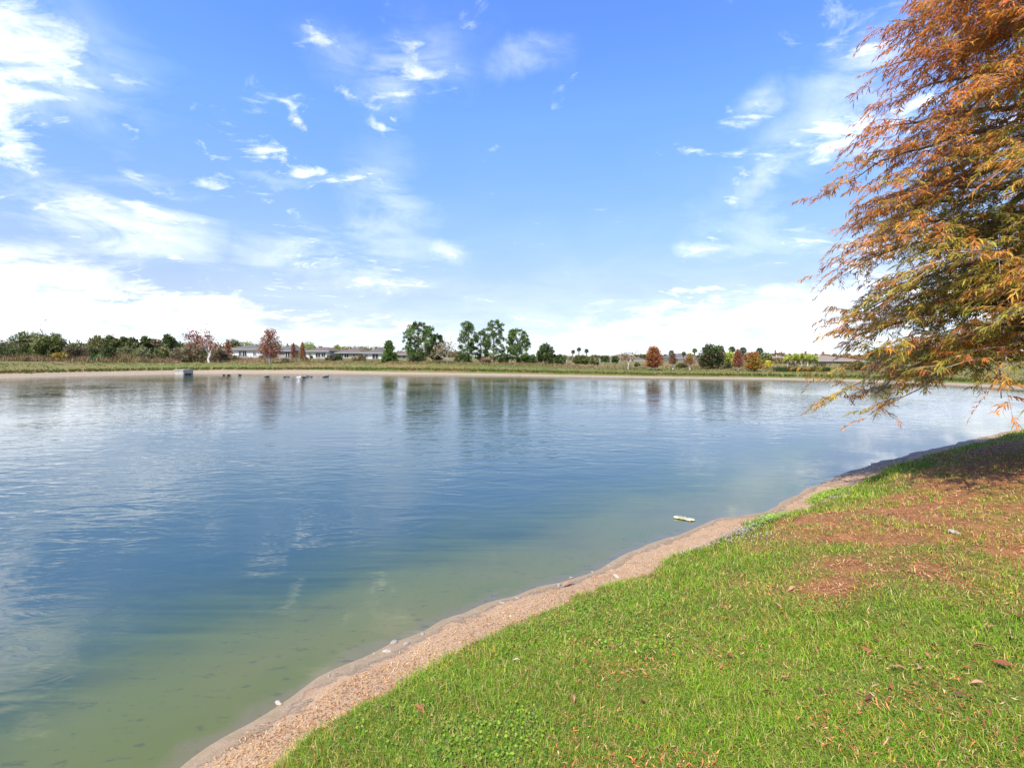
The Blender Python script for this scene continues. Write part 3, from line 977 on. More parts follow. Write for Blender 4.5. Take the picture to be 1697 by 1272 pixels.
shrub('small golden yellow bush at the foot of the broad dark green tree', 98, 582, 76, 14, GOLD + [(.40, .24, .03)], n=1100)
shrub('small bright green bush low in the brown grass on the left', 160, 587, 75.5, 11, [(.05, .12, .035), (.06, .15, .05)], n=900)
twig_tree('left red maple with a sparse see-through crown of dark red leaves', 318, 524, 83, 21, RED + [(.12, .05, .05)], n=420, name='maple_tree', leaf=.15, clump=.34, levels=4, bark='twig', leaf_low=.45)
twig_tree('right red maple with a white trunk at the edge of the mown grass', 347, 530, 78, 17, RED + RUST, n=480, name='maple_tree', leaf=.15, clump=.34, levels=4, ybase=601, trunk_r=.2, leaf_low=.3)
cypress('narrow rust cypress just left of the low white house', 378, 563, 88, 8.5, RUST, n=1200, bot=.12)
cypress('tall rust red cypress before the low white house, narrower on top', 447, 547, 77, 20, RUST + RED, n=4600, bot=.20, power=.55, top_w=.30, sparse_top=.35, leaf=.12)
cypress('left one of the pair of narrow rust cypresses between the houses', 486, 568, 98, 5.5, RUST, n=900, bot=.1)
cypress('right one of the pair of narrow rust cypresses between the houses', 501, 567, 96, 7, RUST + ORANGE, n=1100, bot=.1)
shrub('dark bush at the foot of the pair of narrow cypresses', 504, 590.5, 88, 8, DARK, n=700)
shrub('small green bush below the white house with sliding doors', 473, 594, 84, 6, GREEN, n=500)
shrub('low dark hedge bush against the low white house', 433, 588, 104, 5, DARK, n=400)
shrub('clipped round bush by the wall of the white house with sliding doors', 516, 588.5, 110, 3, DARK, n=300)
shrub('olive bush between the white house and the beige house', 547, 588, 90, 7, OLIVE + BROWN, n=700)
shrub('dark green bush in front of the beige house porch', 560, 585, 92, 8, DARK + GREEN, n=900)
shrub('tan bush in front of the beige house, left of the brown bush', 587, 591, 88, 7, TAN + OLIVE, n=600)
shrub('brownish bush between the beige house and the pale house', 599, 588, 89, 8, BROWN + OLIVE, n=800)
round_tree('bright olive round tree behind the roofs of the row of houses', 559, 569.5, 150, 9, [(.26, .30, .07), (.20, .25, .06)], 'round_tree', 'tree', n=1400)
round_tree('lime green tree behind the roof of the low white house', 410, 566, 165, 13, [(.26, .32, .09), (.22, .28, .08)], 'round_tree', 'tree', n=1600)
round_tree('flat topped pale green tree behind the pair of narrow cypresses', 512, 565.5, 165, 15, [(.26, .32, .10), (.22, .26, .09)], 'round_tree', 'tree', n=1600)
# ---- middle: pines
pine('young bushy pine with two pointed tops right of the pale house', 645, 564, 79, 16.5, .04, 62, 44, .75, young=True, open_=.25)
pine('big round topped pine, the broadest of the pines', 695, 532, 80, 33, .16, 118, 44, .70)
pine('dark smaller pine tucked against the right side of the broadest pine', 724, 552, 83, 17, .06, 75, 44, .65, cols=DARK + [(.035, .06, .02)])
twig_tree('pale almost leafless tree with olive brown leaves between the two pine groups', 742, 556, 76, 19, TAN + OLIVE, n=520, name='bare_tree', leaf=.15, clump=.5, ybase=606, trunk_r=.16, leaf_low=.2)
pine('slim tall pine at the left of the three tall pines', 774, 531, 80, 19, .08, 76, 42, .66)
pine('short pine filling the space between the slim pine and the tallest pine', 797, 546, 82, 18, .06, 66, 42, .60)
pine('tallest pine with a gap of sky low in its crown', 820, 528, 80, 25, .10, 88, 42, .64)
pine('bright green spreading pine at the right of the pine group', 858, 544, 79, 28, .10, 104, 44, .66, cols=PINE + [(.10, .15, .03)])
shrub('low green shrub under the bright green spreading pine', 880, 585, 78, 13, GREEN + [(.08, .13, .03)], n=1100)
round_tree('bushy dark green tree right of the bright green pine', 905, 568, 79, 17, DARK + GREEN, 'broadleaf_tree', 'tree', bot=.03, n=2400)
shrub('dark low bush at the right end of the pine group', 925, 584, 79, 14, DARK + GREEN, n=1300)
shrub('brown dry shrub under the tallest pine', 806, 590, 77.5, 12, BROWN + TAN, n=700)
shrub('dark green shrub at the foot of the broadest pine', 690, 583, 78, 18, DARK + GREEN, n=1500)
shrub('dark green shrub under the slim tall pine', 770, 582, 78, 16, DARK + GREEN, n=1400)
shrub('dark green shrub under the short pine', 835, 585, 78.5, 12, DARK + GREEN, n=1000)
twig_tree('pale leafless bush left of the far palms', 939, 583, 86, 9, TAN, n=160, name='bare_shrub', leaf=.1, levels=3)
# ---- right: palms, cypresses, oak, hedge
palm('far thin palm, leftmost of the three palms in a row', 948, 579, 135, 4.2)
palm('far thin palm, tallest of the three palms in a row', 959, 575, 135, 4.4)
palm('far thin palm, rightmost of the three palms in a row', 972, 577.5, 132, 4.4)
round_tree('round dusky green tree under the three far palms', 963, 588, 92, 14, GREEN + OLIVE, 'round_tree', 'tree', bot=.03, n=1700)
round_tree('olive tree right of the three far palms', 985, 586.5, 88, 8.5, OLIVE + GREEN, 'round_tree', 'tree', bot=.03, n=1300)
round_tree('small dark round tree in front of the long low white house', 1020, 589.5, 96, 6.5, DARK + GREEN, 'round_tree', 'tree', bot=.2, n=900)
round_tree('small mid green tree left of the small dark round tree', 1003, 589, 98, 8, GREEN, 'round_tree', 'tree', bot=.2, n=900)
shrub('small dark shrub below the brown tiled roof', 1056, 600, 75, 5, DARK, n=500)
twig_tree('thin pale trunked cypress with few leaves left of the big rust orange cypress', 1041, 578, 66, 11, GOLD + BROWN, n=420, name='cypress_tree', leaf=.11, clump=.3, ybase=611, fork=.3, leaf_low=.35)
cypress('big egg shaped rust orange cypress on the far right bank, fallen needles under it', 1083, 576, 62, 15.5, RUST + ORANGE, n=5200, bot=.17, power=.55, top_w=.22, leaf=.10)
palm('palm behind the small pale cypress right of the egg shaped cypress', 1112, 579.5, 112, 6)
cypress('small dull rust cypress with a white stem below the palm', 1115, 585, 64, 6.5, RUST + BROWN, n=900, bot=.34, leaf=.09, power=.6, top_w=.25)
palm('small palm in front of the white house among the palms', 1132, 582, 118, 4.5)
palm('lime green tall palm left of the big dark oak', 1151, 576.5, 108, 5, [(.14, .2, .04), (.2, .26, .05)])
cypress('small open rust cypress with a white stem left of the big dark oak', 1143, 586, 63, 9, RUST + GOLD, n=1000, bot=.34, leaf=.09, power=.6, top_w=.25)
round_tree('big dark oak with a bronze tinged top on the right bank', 1180, 569, 66, 24, DARK + [(.07, .085, .03), (.12, .085, .045)], 'oak_tree', 'tree', bot=.02, n=5200, nl=26, leaf=.13)
palm('tall dark palm right of the big dark oak', 1211, 573, 100, 7, DARK + GREEN)
palm('dark palm behind the rust cypress on the right', 1231, 574.5, 98, 7, DARK + GREEN)
palm('dark palm behind the orange gold cypress', 1258, 575, 98, 7.5, DARK + GREEN)
round_tree('lime yellow tree behind the dark palms', 1207, 582.5, 92, 12, LIME, 'round_tree', 'tree', n=1500)
shrub('grey green bush between the big dark oak and the rust cypress', 1207, 599, 68, 8, OLIVE + DARK, n=800)
shrub('dark bush behind the small open rust cypress', 1130, 601, 70, 11, DARK + OLIVE, n=900)
cypress('rust red cypress with a white stem right of the big dark oak', 1223, 580, 61, 10, RUST + RED, n=2200, bot=.20, leaf=.09, power=.7, top_w=.15)
cypress('orange gold rounded cypress near the water, left of the hedge', 1249, 585, 58.5, 14.5, ORANGE + GOLD, n=3600, bot=.10, leaf=.10, power=.5, top_w=.30, bark='bark')
round_tree('pale olive tree behind the orange gold cypress', 1269, 584, 85, 10, [(.22, .26, .08), (.18, .2, .08)], 'round_tree', 'tree', n=1200)
twig_tree('small bright yellow tree left end of the hedge', 1272.5, 598, 66, 4.5, YELLOW, n=420, name='yellow_tree', leaf=.11, clump=.18, levels=3)
cypress('slim rusty conifer far behind, leftmost above the hedge', 1285, 579.5, 135, 3.6, RUST, n=500)
cypress('orange conifer far behind the hedge, right of the slim rusty one', 1297, 585, 130, 5, ORANGE, n=600)
cypress('salmon orange conifer far behind, right end of the lime row', 1364, 583, 125, 5.5, ORANGE + [(.4, .2, .12)], n=600)
cypress('small orange conifer far behind the middle of the lime row', 1335, 582, 135, 4, ORANGE + RUST, n=450)
limes = 'row of lime green trees behind the hedge'
for (x_, y_, w_, lb) in ((1306, 588, 7, 'leftmost lime green tree of the row behind the hedge, smallest crown'),
                         (1318, 585.5, 8, 'second lime green tree from the left in the row behind the hedge'),
                         (1328, 585, 8, 'middle lime green tree of the row behind the hedge'),
                         (1339, 586, 8.5, 'second lime green tree from the right in the row behind the hedge'),
                         (1349, 588, 7.5, 'rightmost lime green tree of the row behind the hedge')):
    round_tree(lb, x_, y_, 76, w_, LIME, 'lime_green_tree', 'tree', bot=.42, n=1000, nl=9, leaf=.11, group=limes, bark='pale_bark')
shrub('brown shrub behind the left half of the hedge', 1316, 601, 70, 8, BROWN + OLIVE, n=600)
shrub('dark green shrub behind the right end of the hedge', 1360, 600, 72, 8, DARK + GREEN, n=700)
shrub('green bush on the right bank seen under the near cypress', 1420, 598, 60, 16, GREEN + OLIVE, n=1500)
round_tree('rounded green tree on the right bank partly behind the near cypress', 1462, 575, 66, 20, GREEN + OLIVE, 'round_tree', 'tree', n=1800)

# clipped hedge
d = 57.0
x0, x1 = px_x(1283, d), px_x(1371, d)
zb = gz1((x0 + x1) / 2, d); Hh = px_z(609.3, d) - zb
r = empty('clipped_hedge', ((x0 + x1) / 2, d, zb), 'long clipped dark green box hedge on the right bank', 'hedge')
n = 9000; w2 = (x1 - x0) / 2
rr_ = np.random.default_rng(5)
fc = rr_.random(n)
p = np.stack([(rr_.random(n) * 2 - 1) * w2, (rr_.random(n) * 2 - 1) * .5, rr_.random(n) * Hh], 1)
p[fc < .4, 1] = -.5; p[(fc >= .4) & (fc < .85), 2] = Hh
p += rr_.normal(size=(n, 3)) * .035
u = rdir(n, rr_); v = np.cross(u, rdir(n, rr_))
V, F, Cc = quads(p, u * .075, v * .05, np.array(DARK + GREEN)[rr_.integers(0, 6, n)] * (.7 + .6 * rr_.random((n, 1))))
link('foliage', mesh_np('foliage', V, F, M['leaf'], Cc), r)
Box().box(-w2 + .05, w2 - .05, -.44, .44, -.2, Hh - .06).make('stems', M['bark'], r)

# far treeline: reads as one mass
def treeline(name, label, spec, n, leaf, seed):
    r = np.random.default_rng(seed)
    parts = []
    for (xa, xb, yt, d, cols) in spec:
        k = max(3, int((xb - xa) / 3.2))
        for i in range(k):
            px = xa + (xb - xa) * (i + r.random()) / k
            dd = d * (1 + r.normal() * .04)
            x = px_x(px, dd); zb = gz1(x, dd)
            H = (px_z(yt, dd) - zb) * (.72 + .38 * r.random())
            R = H * (.30 + .2 * r.random())
            lob = [(x, dd, zb + H * .55, R, R, H * .45), (x + r.normal() * R * .5, dd, zb + H * .3, R * 1.1, R, H * .3), (x, dd, zb + H * .8, R * .6, R * .6, H * .22)]
            parts.append(lobes_leaves(lob, n, leaf, [cols[r.integers(len(cols))]] * 2 + cols, r, .4))
    V, F, Cc = merge(parts)
    tag(link(name, mesh_np(name, V, F, M['leaf'], Cc)), label, 'woods', kind='stuff')


treeline('distant_woods', 'far wood of olive, tan and orange trees behind the houses', [
    (300, 420, 567, 180, OLIVE + GREEN), (395, 530, 570, 185, [(.22, .26, .09), (.18, .2, .08), (.25, .25, .1)]), (520, 640, 575, 190, TAN + OLIVE + [(.32, .19, .09)]), (630, 760, 582, 190, OLIVE + TAN),
    (900, 1060, 589, 190, OLIVE + GREEN + SAGE), (1050, 1210, 588, 180, OLIVE + DARK + GREEN + SAGE), (1200, 1300, 585, 165, OLIVE + TAN + [(.3, .18, .09)]), (1280, 1440, 587, 165, TAN + [(.38, .2, .09), (.3, .3, .1)]),
    (1258, 1350, 594, 98, OLIVE + TAN + [(.30, .33, .07), (.34, .2, .08)]), (1440, 1700, 580, 150, GREEN + OLIVE), (-60, 300, 566, 120, OLIVE + GREEN + DARK), (-260, -60, 560, 110, GREEN + DARK)], 170, .38, 41)


# ---- dry grass and weeds on the far bank (uncountable)
def strips(p, up, w, col, lean=.3, r=rng):
    """upright tapering blades, two segments each"""
    n = len(p)
    a = r.random(n) * 2 * np.pi
    s = np.stack([np.cos(a), np.sin(a), np.zeros(n)], 1) * (w[:, None] * .5)
    ld = rdir(n, r); ld[:, 2] = 0
    mid = p + np.array([0, 0, 1.]) * (up * .55)[:, None] + ld * (up * lean * .35)[:, None]
    tip = p + np.array([0, 0, 1.]) * (up * (1 - .25 * lean))[:, None] + ld * (up * lean)[:, None]
    V = np.stack([p - s, p + s, mid - s * .8, mid + s * .8, tip], 1).reshape(-1, 3)
    b = (np.arange(n) * 5)[:, None]
    return V, [b + np.array([[0, 1, 3, 2]]), b + np.array([[2, 3, 4]])], np.repeat(col, 5, 0)


def bank_points(n, spec, r):
    out = []
    for (xa, xb, da, db, wgt) in spec:
        k = int(n * wgt)
        px = xa + (xb - xa) * r.random(k); d = da + (db - da) * r.random(k)
        out.append(np.stack([px_x(px, d), d], 1))
    return np.concatenate(out)


r_ = np.random.default_rng(77)
xy = bank_points(40000, [(-120, 300, 74, 82, .34), (280, 420, 78, 86, .10), (400, 660, 80, 98, .16), (640, 960, 75, 80, .22), (940, 1260, 68, 78, .13), (1255, 1450, 62, 70, .05)], r_)
s_ = shore_dist(xy[:, 0], xy[:, 1]); ok = s_ > 4.5; xy = xy[ok]; n = len(xy)
z = ground_z(xy[:, 0], xy[:, 1])
pat = .5 * fbm(xy[:, 0] * .22, xy[:, 1] * .35, 61) + .5 * fbm(xy[:, 0] * .9, xy[:, 1] * .9, 62)
pat = np.clip((pat - .5) * 1.7 + .5, .02, .98)
tall = np.where(xy[:, 0] < -47, 1.7, np.where(xy[:, 0] < -36, 1.1, np.where(xy[:, 0] < -16, .45, .7)))
up = tall * (.15 + 1.3 * pat ** 1.5) * (.35 + .85 * r_.random(n))
base_cols = np.array([(.26, .165, .085), (.20, .12, .065), (.31, .22, .12), (.17, .105, .06), (.13, .135, .045)])
col = base_cols[(pat * 6 + r_.normal(size=n) * .9).astype(int) % 5] * (.75 + .5 * r_.random((n, 1)))
V, F, Cc = strips(np.column_stack([xy, z - .03]), up, .025 + .04 * r_.random(n), col, .75, r_)
tag(link('dry_grass', mesh_np('dry_grass', V, F, M['litter'], Cc)), 'tall dry pinkish brown grass along the far bank in front of the trees', 'dry grass', kind='stuff')

# short turf on the far bank with its overhanging lip above the sand
k = 60000
t_ = r_.random(k); seg = np.cumsum(np.linalg.norm(np.roll(SHORE, -1, 0) - SHORE, axis=1)); seg /= seg[-1]
idx = np.searchsorted(seg, t_)
A = SHORE[idx]; Bn = np.roll(SHORE, -1, 0)[idx]; tt = r_.random((k, 1)); P = A + (Bn - A) * tt
nrm = np.stack([(Bn - A)[:, 1], -(Bn - A)[:, 0]], 1); nrm /= np.linalg.norm(nrm, axis=1, keepdims=True)
off = np.where(r_.random(k) < .35, 2.0 + r_.random(k) * .9, 2.2 + r_.random(k) * 15)
P = P + nrm * off[:, None]
far_ok = (P[:, 1] > 36)
P = P[far_ok]; s_ = shore_dist(P[:, 0], P[:, 1]); P = P[s_ > 1.7]; s_ = s_[s_ > 1.7]; n = len(P)
up = np.where(s_ < 3.2, .22, .10) * (.6 + .8 * r_.random(n))
pat = fbm(P[:, 0] * .3, P[:, 1] * .3, 66)
gc = np.array([(.075, .115, .018), (.10, .13, .024), (.14, .135, .034), (.17, .12, .045)])
col = gc[np.clip((pat * 5.2 - .6 + r_.normal(size=n) * .5), 0, 3).astype(int)] * (.75 + .5 * r_.random((n, 1)))
V, F, Cc = strips(np.column_stack([P, ground_z(P[:, 0], P[:, 1], s_) - .02]), up, .07 + .08 * r_.random(n), col, .4, r_)
tag(link('bank_turf', mesh_np('bank_turf', V, F, M['blade'], Cc)), 'mown green grass on the far bank above the sandy waterline', 'grass', kind='stuff')

# ------------------------------------------------------------------ water birds
def bird_paths(kind):
    if kind == 'swim':
        p = [(-.24, 0, .10), (-.19, 0, .085), (-.10, 0, .06), (0, 0, .055), (.10, 0, .065), (.155, 0, .11), (.165, 0, .18), (.175, 0, .235), (.205, 0, .255), (.24, 0, .25), (.275, 0, .242)]
        q = [.008, .04, .085, .10, .085, .05, .028, .026, .036, .026, .006]
    elif kind == 'dip':
        p = [(-.25, 0, .13), (-.19, 0, .11), (-.09, 0, .075), (.02, 0, .06), (.12, 0, .06), (.18, 0, .055), (.22, 0, .035), (.26, 0, .01), (.29, 0, -.02), (.31, 0, -.05)]
        q = [.008, .045, .09, .10, .08, .045, .03, .034, .024, .006]
    else:
        p = [(-.34, 0, .16), (-.26, 0, .14), (-.13, 0, .11), (0, 0, .10), (.13, 0, .11), (.20, 0, .17), (.19, 0, .28), (.20, 0, .38), (.24, 0, .41), (.29, 0, .395), (.335, 0, .38)]
        q = [.01, .06, .12, .145, .12, .06, .03, .028, .04, .028, .006]
    return path_tube(p, q, 10)


bm_dark = noisy_mat('dark_plumage', (.012, .012, .014), (.035, .032, .03), 20, .6, .3, .2, .004)
bm_brown = noisy_mat('brown_plumage', (.05, .035, .025), (.11, .08, .055), 25, .7, .2, .2, .004)
bm_white = noisy_mat('white_plumage', (.74, .74, .72), (.82, .82, .80), 20, .7, .2, .2, .004)
bm_bill = noisy_mat('bill', (.45, .32, .12), (.55, .42, .2), 20, .5, .3, .1, .002)


def bird(label, px, py, kind, mat, rz, scale=1.0):
    d = EYE * FPX / (py - HOR)
    V, F = bird_paths(kind)
    r = empty('water_bird', (px_x(px, d), d, 0.0), label, 'bird', 'birds on the pond', rz)
    r.scale = (scale * .92, scale * .92, scale * .66)
    link('body', mesh_np('body', V, F, mat, smooth=True), r)
    a, b = (V[-1] - np.array((.045, 0, -.008)), V[-1] + np.array((.012, 0, -.006)))
    bv, bf = path_tube([a, (a + b) / 2, b], [.014, .011, .003], 6)
    link('bill', mesh_np('bill', bv, bf, bm_bill), r)
    for s in (-1, 1):
        w = [(-.26, s * .03, .13), (-.15, s * .085, .10), (-.03, s * .098, .09), (.07, s * .075, .085)]
        wv, wf = path_tube(w, [.008, .034, .036, .01], 8)
        link('wing', mesh_np('wing', wv, wf, mat, smooth=True), r)


bird('black swimming bird nearest the concrete box', 371, 621.5, 'swim', bm_dark, 3.0)
bird('black bird with its head down, second from the concrete box', 379, 621.6, 'dip', bm_dark, .2, 1.15)
bird('large black swimming bird in the left group, below the left end of the white house', 397.5, 621.9, 'swim', bm_dark, 2.7, 1.35)
bird('black bird dipping its head below the tall rust cypress', 443, 624.2, 'dip', bm_dark, 3.3, 1.3)
bird('brown grey bird swimming left of the white bird', 472.5, 624.6, 'swim', bm_brown, .3)
bird('small brown bird beside the brown grey one, nearer the white bird', 478, 624.4, 'swim', bm_brown, 2.9, .85)
bird('white long necked bird, the only white one on the pond', 495.5, 625.6, 'white', bm_white, .3, .8)
bird('black bird floating low just right of the white bird', 504, 625.6, 'dip', bm_dark, .1, 1.25)
bird('black swimming bird behind the low floating one', 510, 623.8, 'swim', bm_dark, 3.2, 1.0)
bird('small black bird between the white bird and the rightmost pair', 516, 624.3, 'swim', bm_dark, .1, .8)
bird('rightmost black bird of all, head raised', 542, 624.1, 'swim', bm_dark, .4, 1.2)
bird('black bird with lowered head beside the rightmost bird', 537.5, 625.0, 'dip', bm_dark, 3.0, 1.0)

# ------------------------------------------------------------------ the near cypress
def near_cypress():
    r = np.random.default_rng(2024)
    zb = gz1(TREE_X, TREE_Y)
    H = 15.5
    root = empty('cypress_tree', (TREE_X, TREE_Y, zb), 'large near bald cypress with feathery rust, orange and olive foliage filling the right edge', 'tree')
    # trunk with a flared foot
    hs = np.array([-.3, 0, .15, .4, .9, 1.8, 3.5, 6, 9, 12, 14, H])
    rs = np.array([.50, .44, .36, .30, .25, .22, .19, .15, .105, .06, .03, .008])
    sides = 20
    a = np.arange(sides) * 2 * np.pi / sides
    V = []
    for h_, q in zip(hs, rs):
        fl = 1 + .22 * max(0, 1 - h_ / 1.2) * np.cos(a * 5 + .6)
        wob = .05 * math.sin(h_ * 1.1)
        V.append(np.stack([np.cos(a) * q * fl + wob * min(1, h_ / 3), np.sin(a) * q * fl, np.full(sides, h_)], 1))
    V = np.concatenate(V)
    F = [(i * sides + s, i * sides + (s + 1) % sides, (i + 1) * sides + (s + 1) % sides, (i + 1) * sides + s) for i in range(len(hs) - 1) for s in range(sides)]
    link('trunk', mesh_np('trunk', V, np.array(F), M['bark'], smooth=True), root)
    # limbs -> side branches -> twigs -> sprays
    limbs, seconds, twigs = [], [], []
    sp_p, sp_d, sp_c = [], [], []
    nl = 238
    for i in range(nl):
        t = (i + .5 * r.random()) / nl
        z = 1.80 + (H - 2.2) * t ** 1.22
        R = (3.7 * (1 - t) ** .80 + .2) * (.76 + .26 * r.random()) * (.90 + .10 * min(1, t / .15))
        if t < .10: R *= .78 + t * 2.2
        az_ = i * 2.39996 + r.normal() * .25
        dr = np.array((math.cos(az_), math.sin(az_), 0))
        k = 9
        tt = np.linspace(0, 1, k)
        dropx = .03 * max(0, 1 - t / .16)
        rise = (.16 + .20 * t + r.normal() * .12) * R; fall = (.36 + dropx - .20 * t + r.normal() * .08) * R
        P = dr[None] * (R * tt)[:, None]
        P[:, 2] = z + rise * tt - fall * tt ** 2.2
        P[1:] += r.normal(size=(k - 1, 3)) * R * .022 * tt[1:, None]
        limbs.append((P, .018 + .011 * R, .005))
        nsec = int(8 + 3.4 * R)
        for j in range(nsec):
            ts = .16 + .84 * (j + r.random() * .8) / nsec
            ts = min(ts, .995)
            b = np.array([np.interp(ts, tt, P[:, q]) for q in range(3)])
            if r.random() < .05 + .20 * (vnoise(b[0] * 1.7, b[2] * 1.7 + b[1], 19) > .62): continue
            sgn = 1 if j % 2 else -1
            an = az_ + sgn * (math.radians(56) - math.radians(26) * ts) + r.normal() * .30
            L = R * (.40 - .24 * ts) * (.75 + .5 * r.random()) + .12
            if j == nsec - 1: an = az_; L = .42
            sd = np.array((math.cos(an), math.sin(an), .08 - .10 * ts + r.normal() * .26))
            kk = 5
            ss = np.linspace(0, 1, kk)
            Q = b[None] + sd[None] * (L * ss)[:, None]
            Q[:, 2] -= L * .34 * ss ** 2
            seconds.append((Q, .005 + .004 * L, .002))
            ntw = max(4, int(L / .105))
            cl = vnoise(b[0] * .8 + 40, b[2] * .8 + b[1] * .6 + 40, 9)
            out_ = ts
            for m_ in range(ntw):
                tw = .12 + .88 * (m_ + r.random() * .7) / ntw
                tw = min(tw, .99)
                b2 = np.array([np.interp(tw, ss, Q[:, q]) for q in range(3)])
                sg = 1 if m_ % 2 else -1
                an2 = an + sg * (math.radians(48) - math.radians(18) * tw) + r.normal() * .48
                L2 = (.15 + .25 * r.random()) * (1.15 - .4 * tw)
                if m_ == ntw - 1: an2 = an; L2 *= 1.1
                td = np.array((math.cos(an2), math.sin(an2), -.16 + r.normal() * .40))
                e2 = b2 + td * L2 + np.array((0, 0, -.22 * L2))
                mid2 = b2 + td * L2 * .5 + np.array((0, 0, -.02 * L2))
                twigs.append((b2, mid2, e2))
                ns = max(5, int(L2 / .0165))
                tq = (np.arange(ns) + r.random(ns)) / ns
                base = np.where(tq[:, None] < .5, b2 + (mid2 - b2) * tq[:, None] * 2, mid2 + (e2 - mid2) * (tq[:, None] * 2 - 1))
                sgs = np.where(np.arange(ns) % 2, 1, -1)
                an3 = an2 + sgs * (.75 - .35 * tq) + r.normal(size=ns) * .35
                dd = np.stack([np.cos(an3), np.sin(an3), -.42 + r.normal(size=ns) * .38], 1)
                # colour: rust and orange outside, olive green where the crown is older and lower
                g = cl * .9 + (1 - out_) * .50 + r.normal() * .15 - .30 + (.07 if t < .25 else 0)
                if g < .22: c = (.56, .215, .045)
                elif g < .42: c = (.62, .26, .045)
                elif g < .54: c = (.54, .28, .05)
                elif g < .68: c = (.42, .33, .05)
                elif g < .82: c = (.29, .26, .045)
                else: c = (.16, .18, .035)
                if r.random() < .10: c = (.42, .165, .05)
                sp_p.append(base); sp_d.append(dd); sp_c.append(np.tile(c, (ns, 1)))
    a_, b_2, ra, rb = segs_from_paths(limbs)
    tv, tf = tubes(a_, b_2, ra, rb, 6)
    link('limbs', mesh_np('limbs', tv, tf, M['bark'], smooth=True), root)
    a_, b_2, ra, rb = segs_from_paths(seconds)
    tv, tf = tubes(a_, b_2, ra, rb, 4)
    tw = np.array(twigs)
    p0 = np.concatenate([tw[:, 0], tw[:, 1]]); p1 = np.concatenate([tw[:, 1], tw[:, 2]])
    q0 = np.concatenate([np.full(len(tw), .0026), np.full(len(tw), .0019)]); q1 = np.concatenate([np.full(len(tw), .0019), np.full(len(tw), .0009)])
    tv2, tf2 = tubes(p0, p1, q0, q1, 3)
    link('twigs', mesh_np('twigs', np.concatenate([tv, tv2]), np.concatenate([tf, tf2 + len(tv)]), M['twig'], smooth=True), root)
    P = np.concatenate(sp_p); D = np.concatenate(sp_d); Cc = np.concatenate(sp_c)
    n = len(P)
    D /= np.linalg.norm(D, axis=1, keepdims=True)
    L = (.055 + .075 * r.random(n))[:, None]
    w = np.cross(D, rdir(n, r) + np.array([0, 0, 1.2])); w /= np.linalg.norm(w, axis=1, keepdims=True) + 1e-9
    wd = (.0055 + .0055 * r.random(n))[:, None]
    m1 = P + D * L * .5; e = P + D * L + np.array([0, 0, -.30]) * L
    # each spray: a narrow curved leaf, widest in the middle, ragged by a second barb
    V = np.stack([P - w * wd * .35, P + w * wd * .35, m1 - w * wd, m1 + w * wd, e], 1).reshape(-1, 3)
    b = (np.arange(n) * 5)[:, None]
    F1 = [b + np.array([[0, 1, 3, 2]]), b + np.array([[2, 3, 4]])]
    Cc = np.clip(Cc * (.72 + .56 * r.random((n, 1))) * (1 + .12 * r.normal(size=(n, 3))), .01, .8)
    C5 = np.repeat(Cc, 5, 0)
    # side barbs
    mB = n
    sgn = np.where(r.random(mB) < .5, 1, -1)[:, None]
    bb = P + D * L * (.25 + .5 * r.random((mB, 1)))
    bd = D * .6 + w * sgn * .8; bd /= np.linalg.norm(bd, axis=1, keepdims=True)
    bl = L * (.35 + .25 * r.random((mB, 1)))
    bw = np.cross(bd, np.cross(D, w)); bw /= np.linalg.norm(bw, axis=1, keepdims=True) + 1e-9
    V2 = np.stack([bb - bw * .002, bb + bw * .002, bb + bd * bl], 1).reshape(-1, 3)
    V2 = np.stack([bb - bw * .0036, bb + bd * bl * .5 + bw * .0036, bb + bd * bl], 1).reshape(-1, 3)
    F2 = (np.arange(mB) * 3)[:, None] + np.array([[0, 1, 2]]) + len(V)
    V = np.concatenate([V, V2]); C5 = np.concatenate([C5, np.repeat(Cc, 3, 0)])
    link('foliage', mesh_np('foliage', V, F1 + [F2], M['needle'], C5), root)
    print('cypress sprays', n)


near_cypress()

# ------------------------------------------------------------------ near bank: grass, straw, needles, leaves
def near_points(n, dmin, dmax, a0, a1, r, smin, smax=1e9, power=2.0):
    """ground points of even density on the eye: fewer per square metre with distance"""
    u_ = r.random(n)
    if power == 2.0: d = dmin * (dmax / dmin) ** u_
    else: d = (dmin ** .5 + (dmax ** .5 - dmin ** .5) * u_) ** 2
    a = math.radians(a0) + math.radians(a1 - a0) * r.random(n)
    x, y = d * np.sin(a), d * np.cos(a)
    s = shore_dist(x, y)
    k = (s > smin) & (s < smax)
    return x[k], y[k], s[k], d[k]


r = np.random.default_rng(99)
x, y, s, d = near_points(900000, 1.6, 26, -52, 60, r, .55)
lit = litter_amount(x, y, s)
pat = fbm(x * .8, y * .8, 31); pat2 = fbm(x * 3.1, y * 3.1, 33); bare = fbm(x * 1.7, y * 1.7, 37)
edge_n = (vnoise(x * 2.3, y * 2.3, 39) - .5) * .34 + (vnoise(x * 7, y * 7, 40) - .5) * .18
keep = (s + edge_n) > .80
keep &= r.random(len(x)) > lit * (.93 - .35 * (pat2 > .56))
keep &= r.random(len(x)) > .30 * smoothstep(.54, .68, bare)
x, y, s, d, lit, pat, pat2 = [v_[keep] for v_ in (x, y, s, d, lit, pat, pat2)]
n = len(x)
z = ground_z(x, y, s)
edgeb = smoothstep(2.0, .9, s)                              # longer grass along the edge of the bank
L = (.020 + .038 * r.random(n) ** 1.5) * (.6 + .95 * pat2) * (1 + .75 * edgeb * r.random(n)) * (1 + .03 * d)
Wd = (.0022 + .0025 * r.random(n)) * np.maximum(.75, .34 * d ** .80)
a = r.random(n) * 2 * np.pi
sd = np.stack([np.cos(a), np.sin(a), np.zeros(n)], 1)
la = a + np.pi / 2 + r.normal(size=n) * .5
ld = np.stack([np.cos(la), np.sin(la), np.zeros(n)], 1)
lean = (.40 + 1.05 * r.random(n))
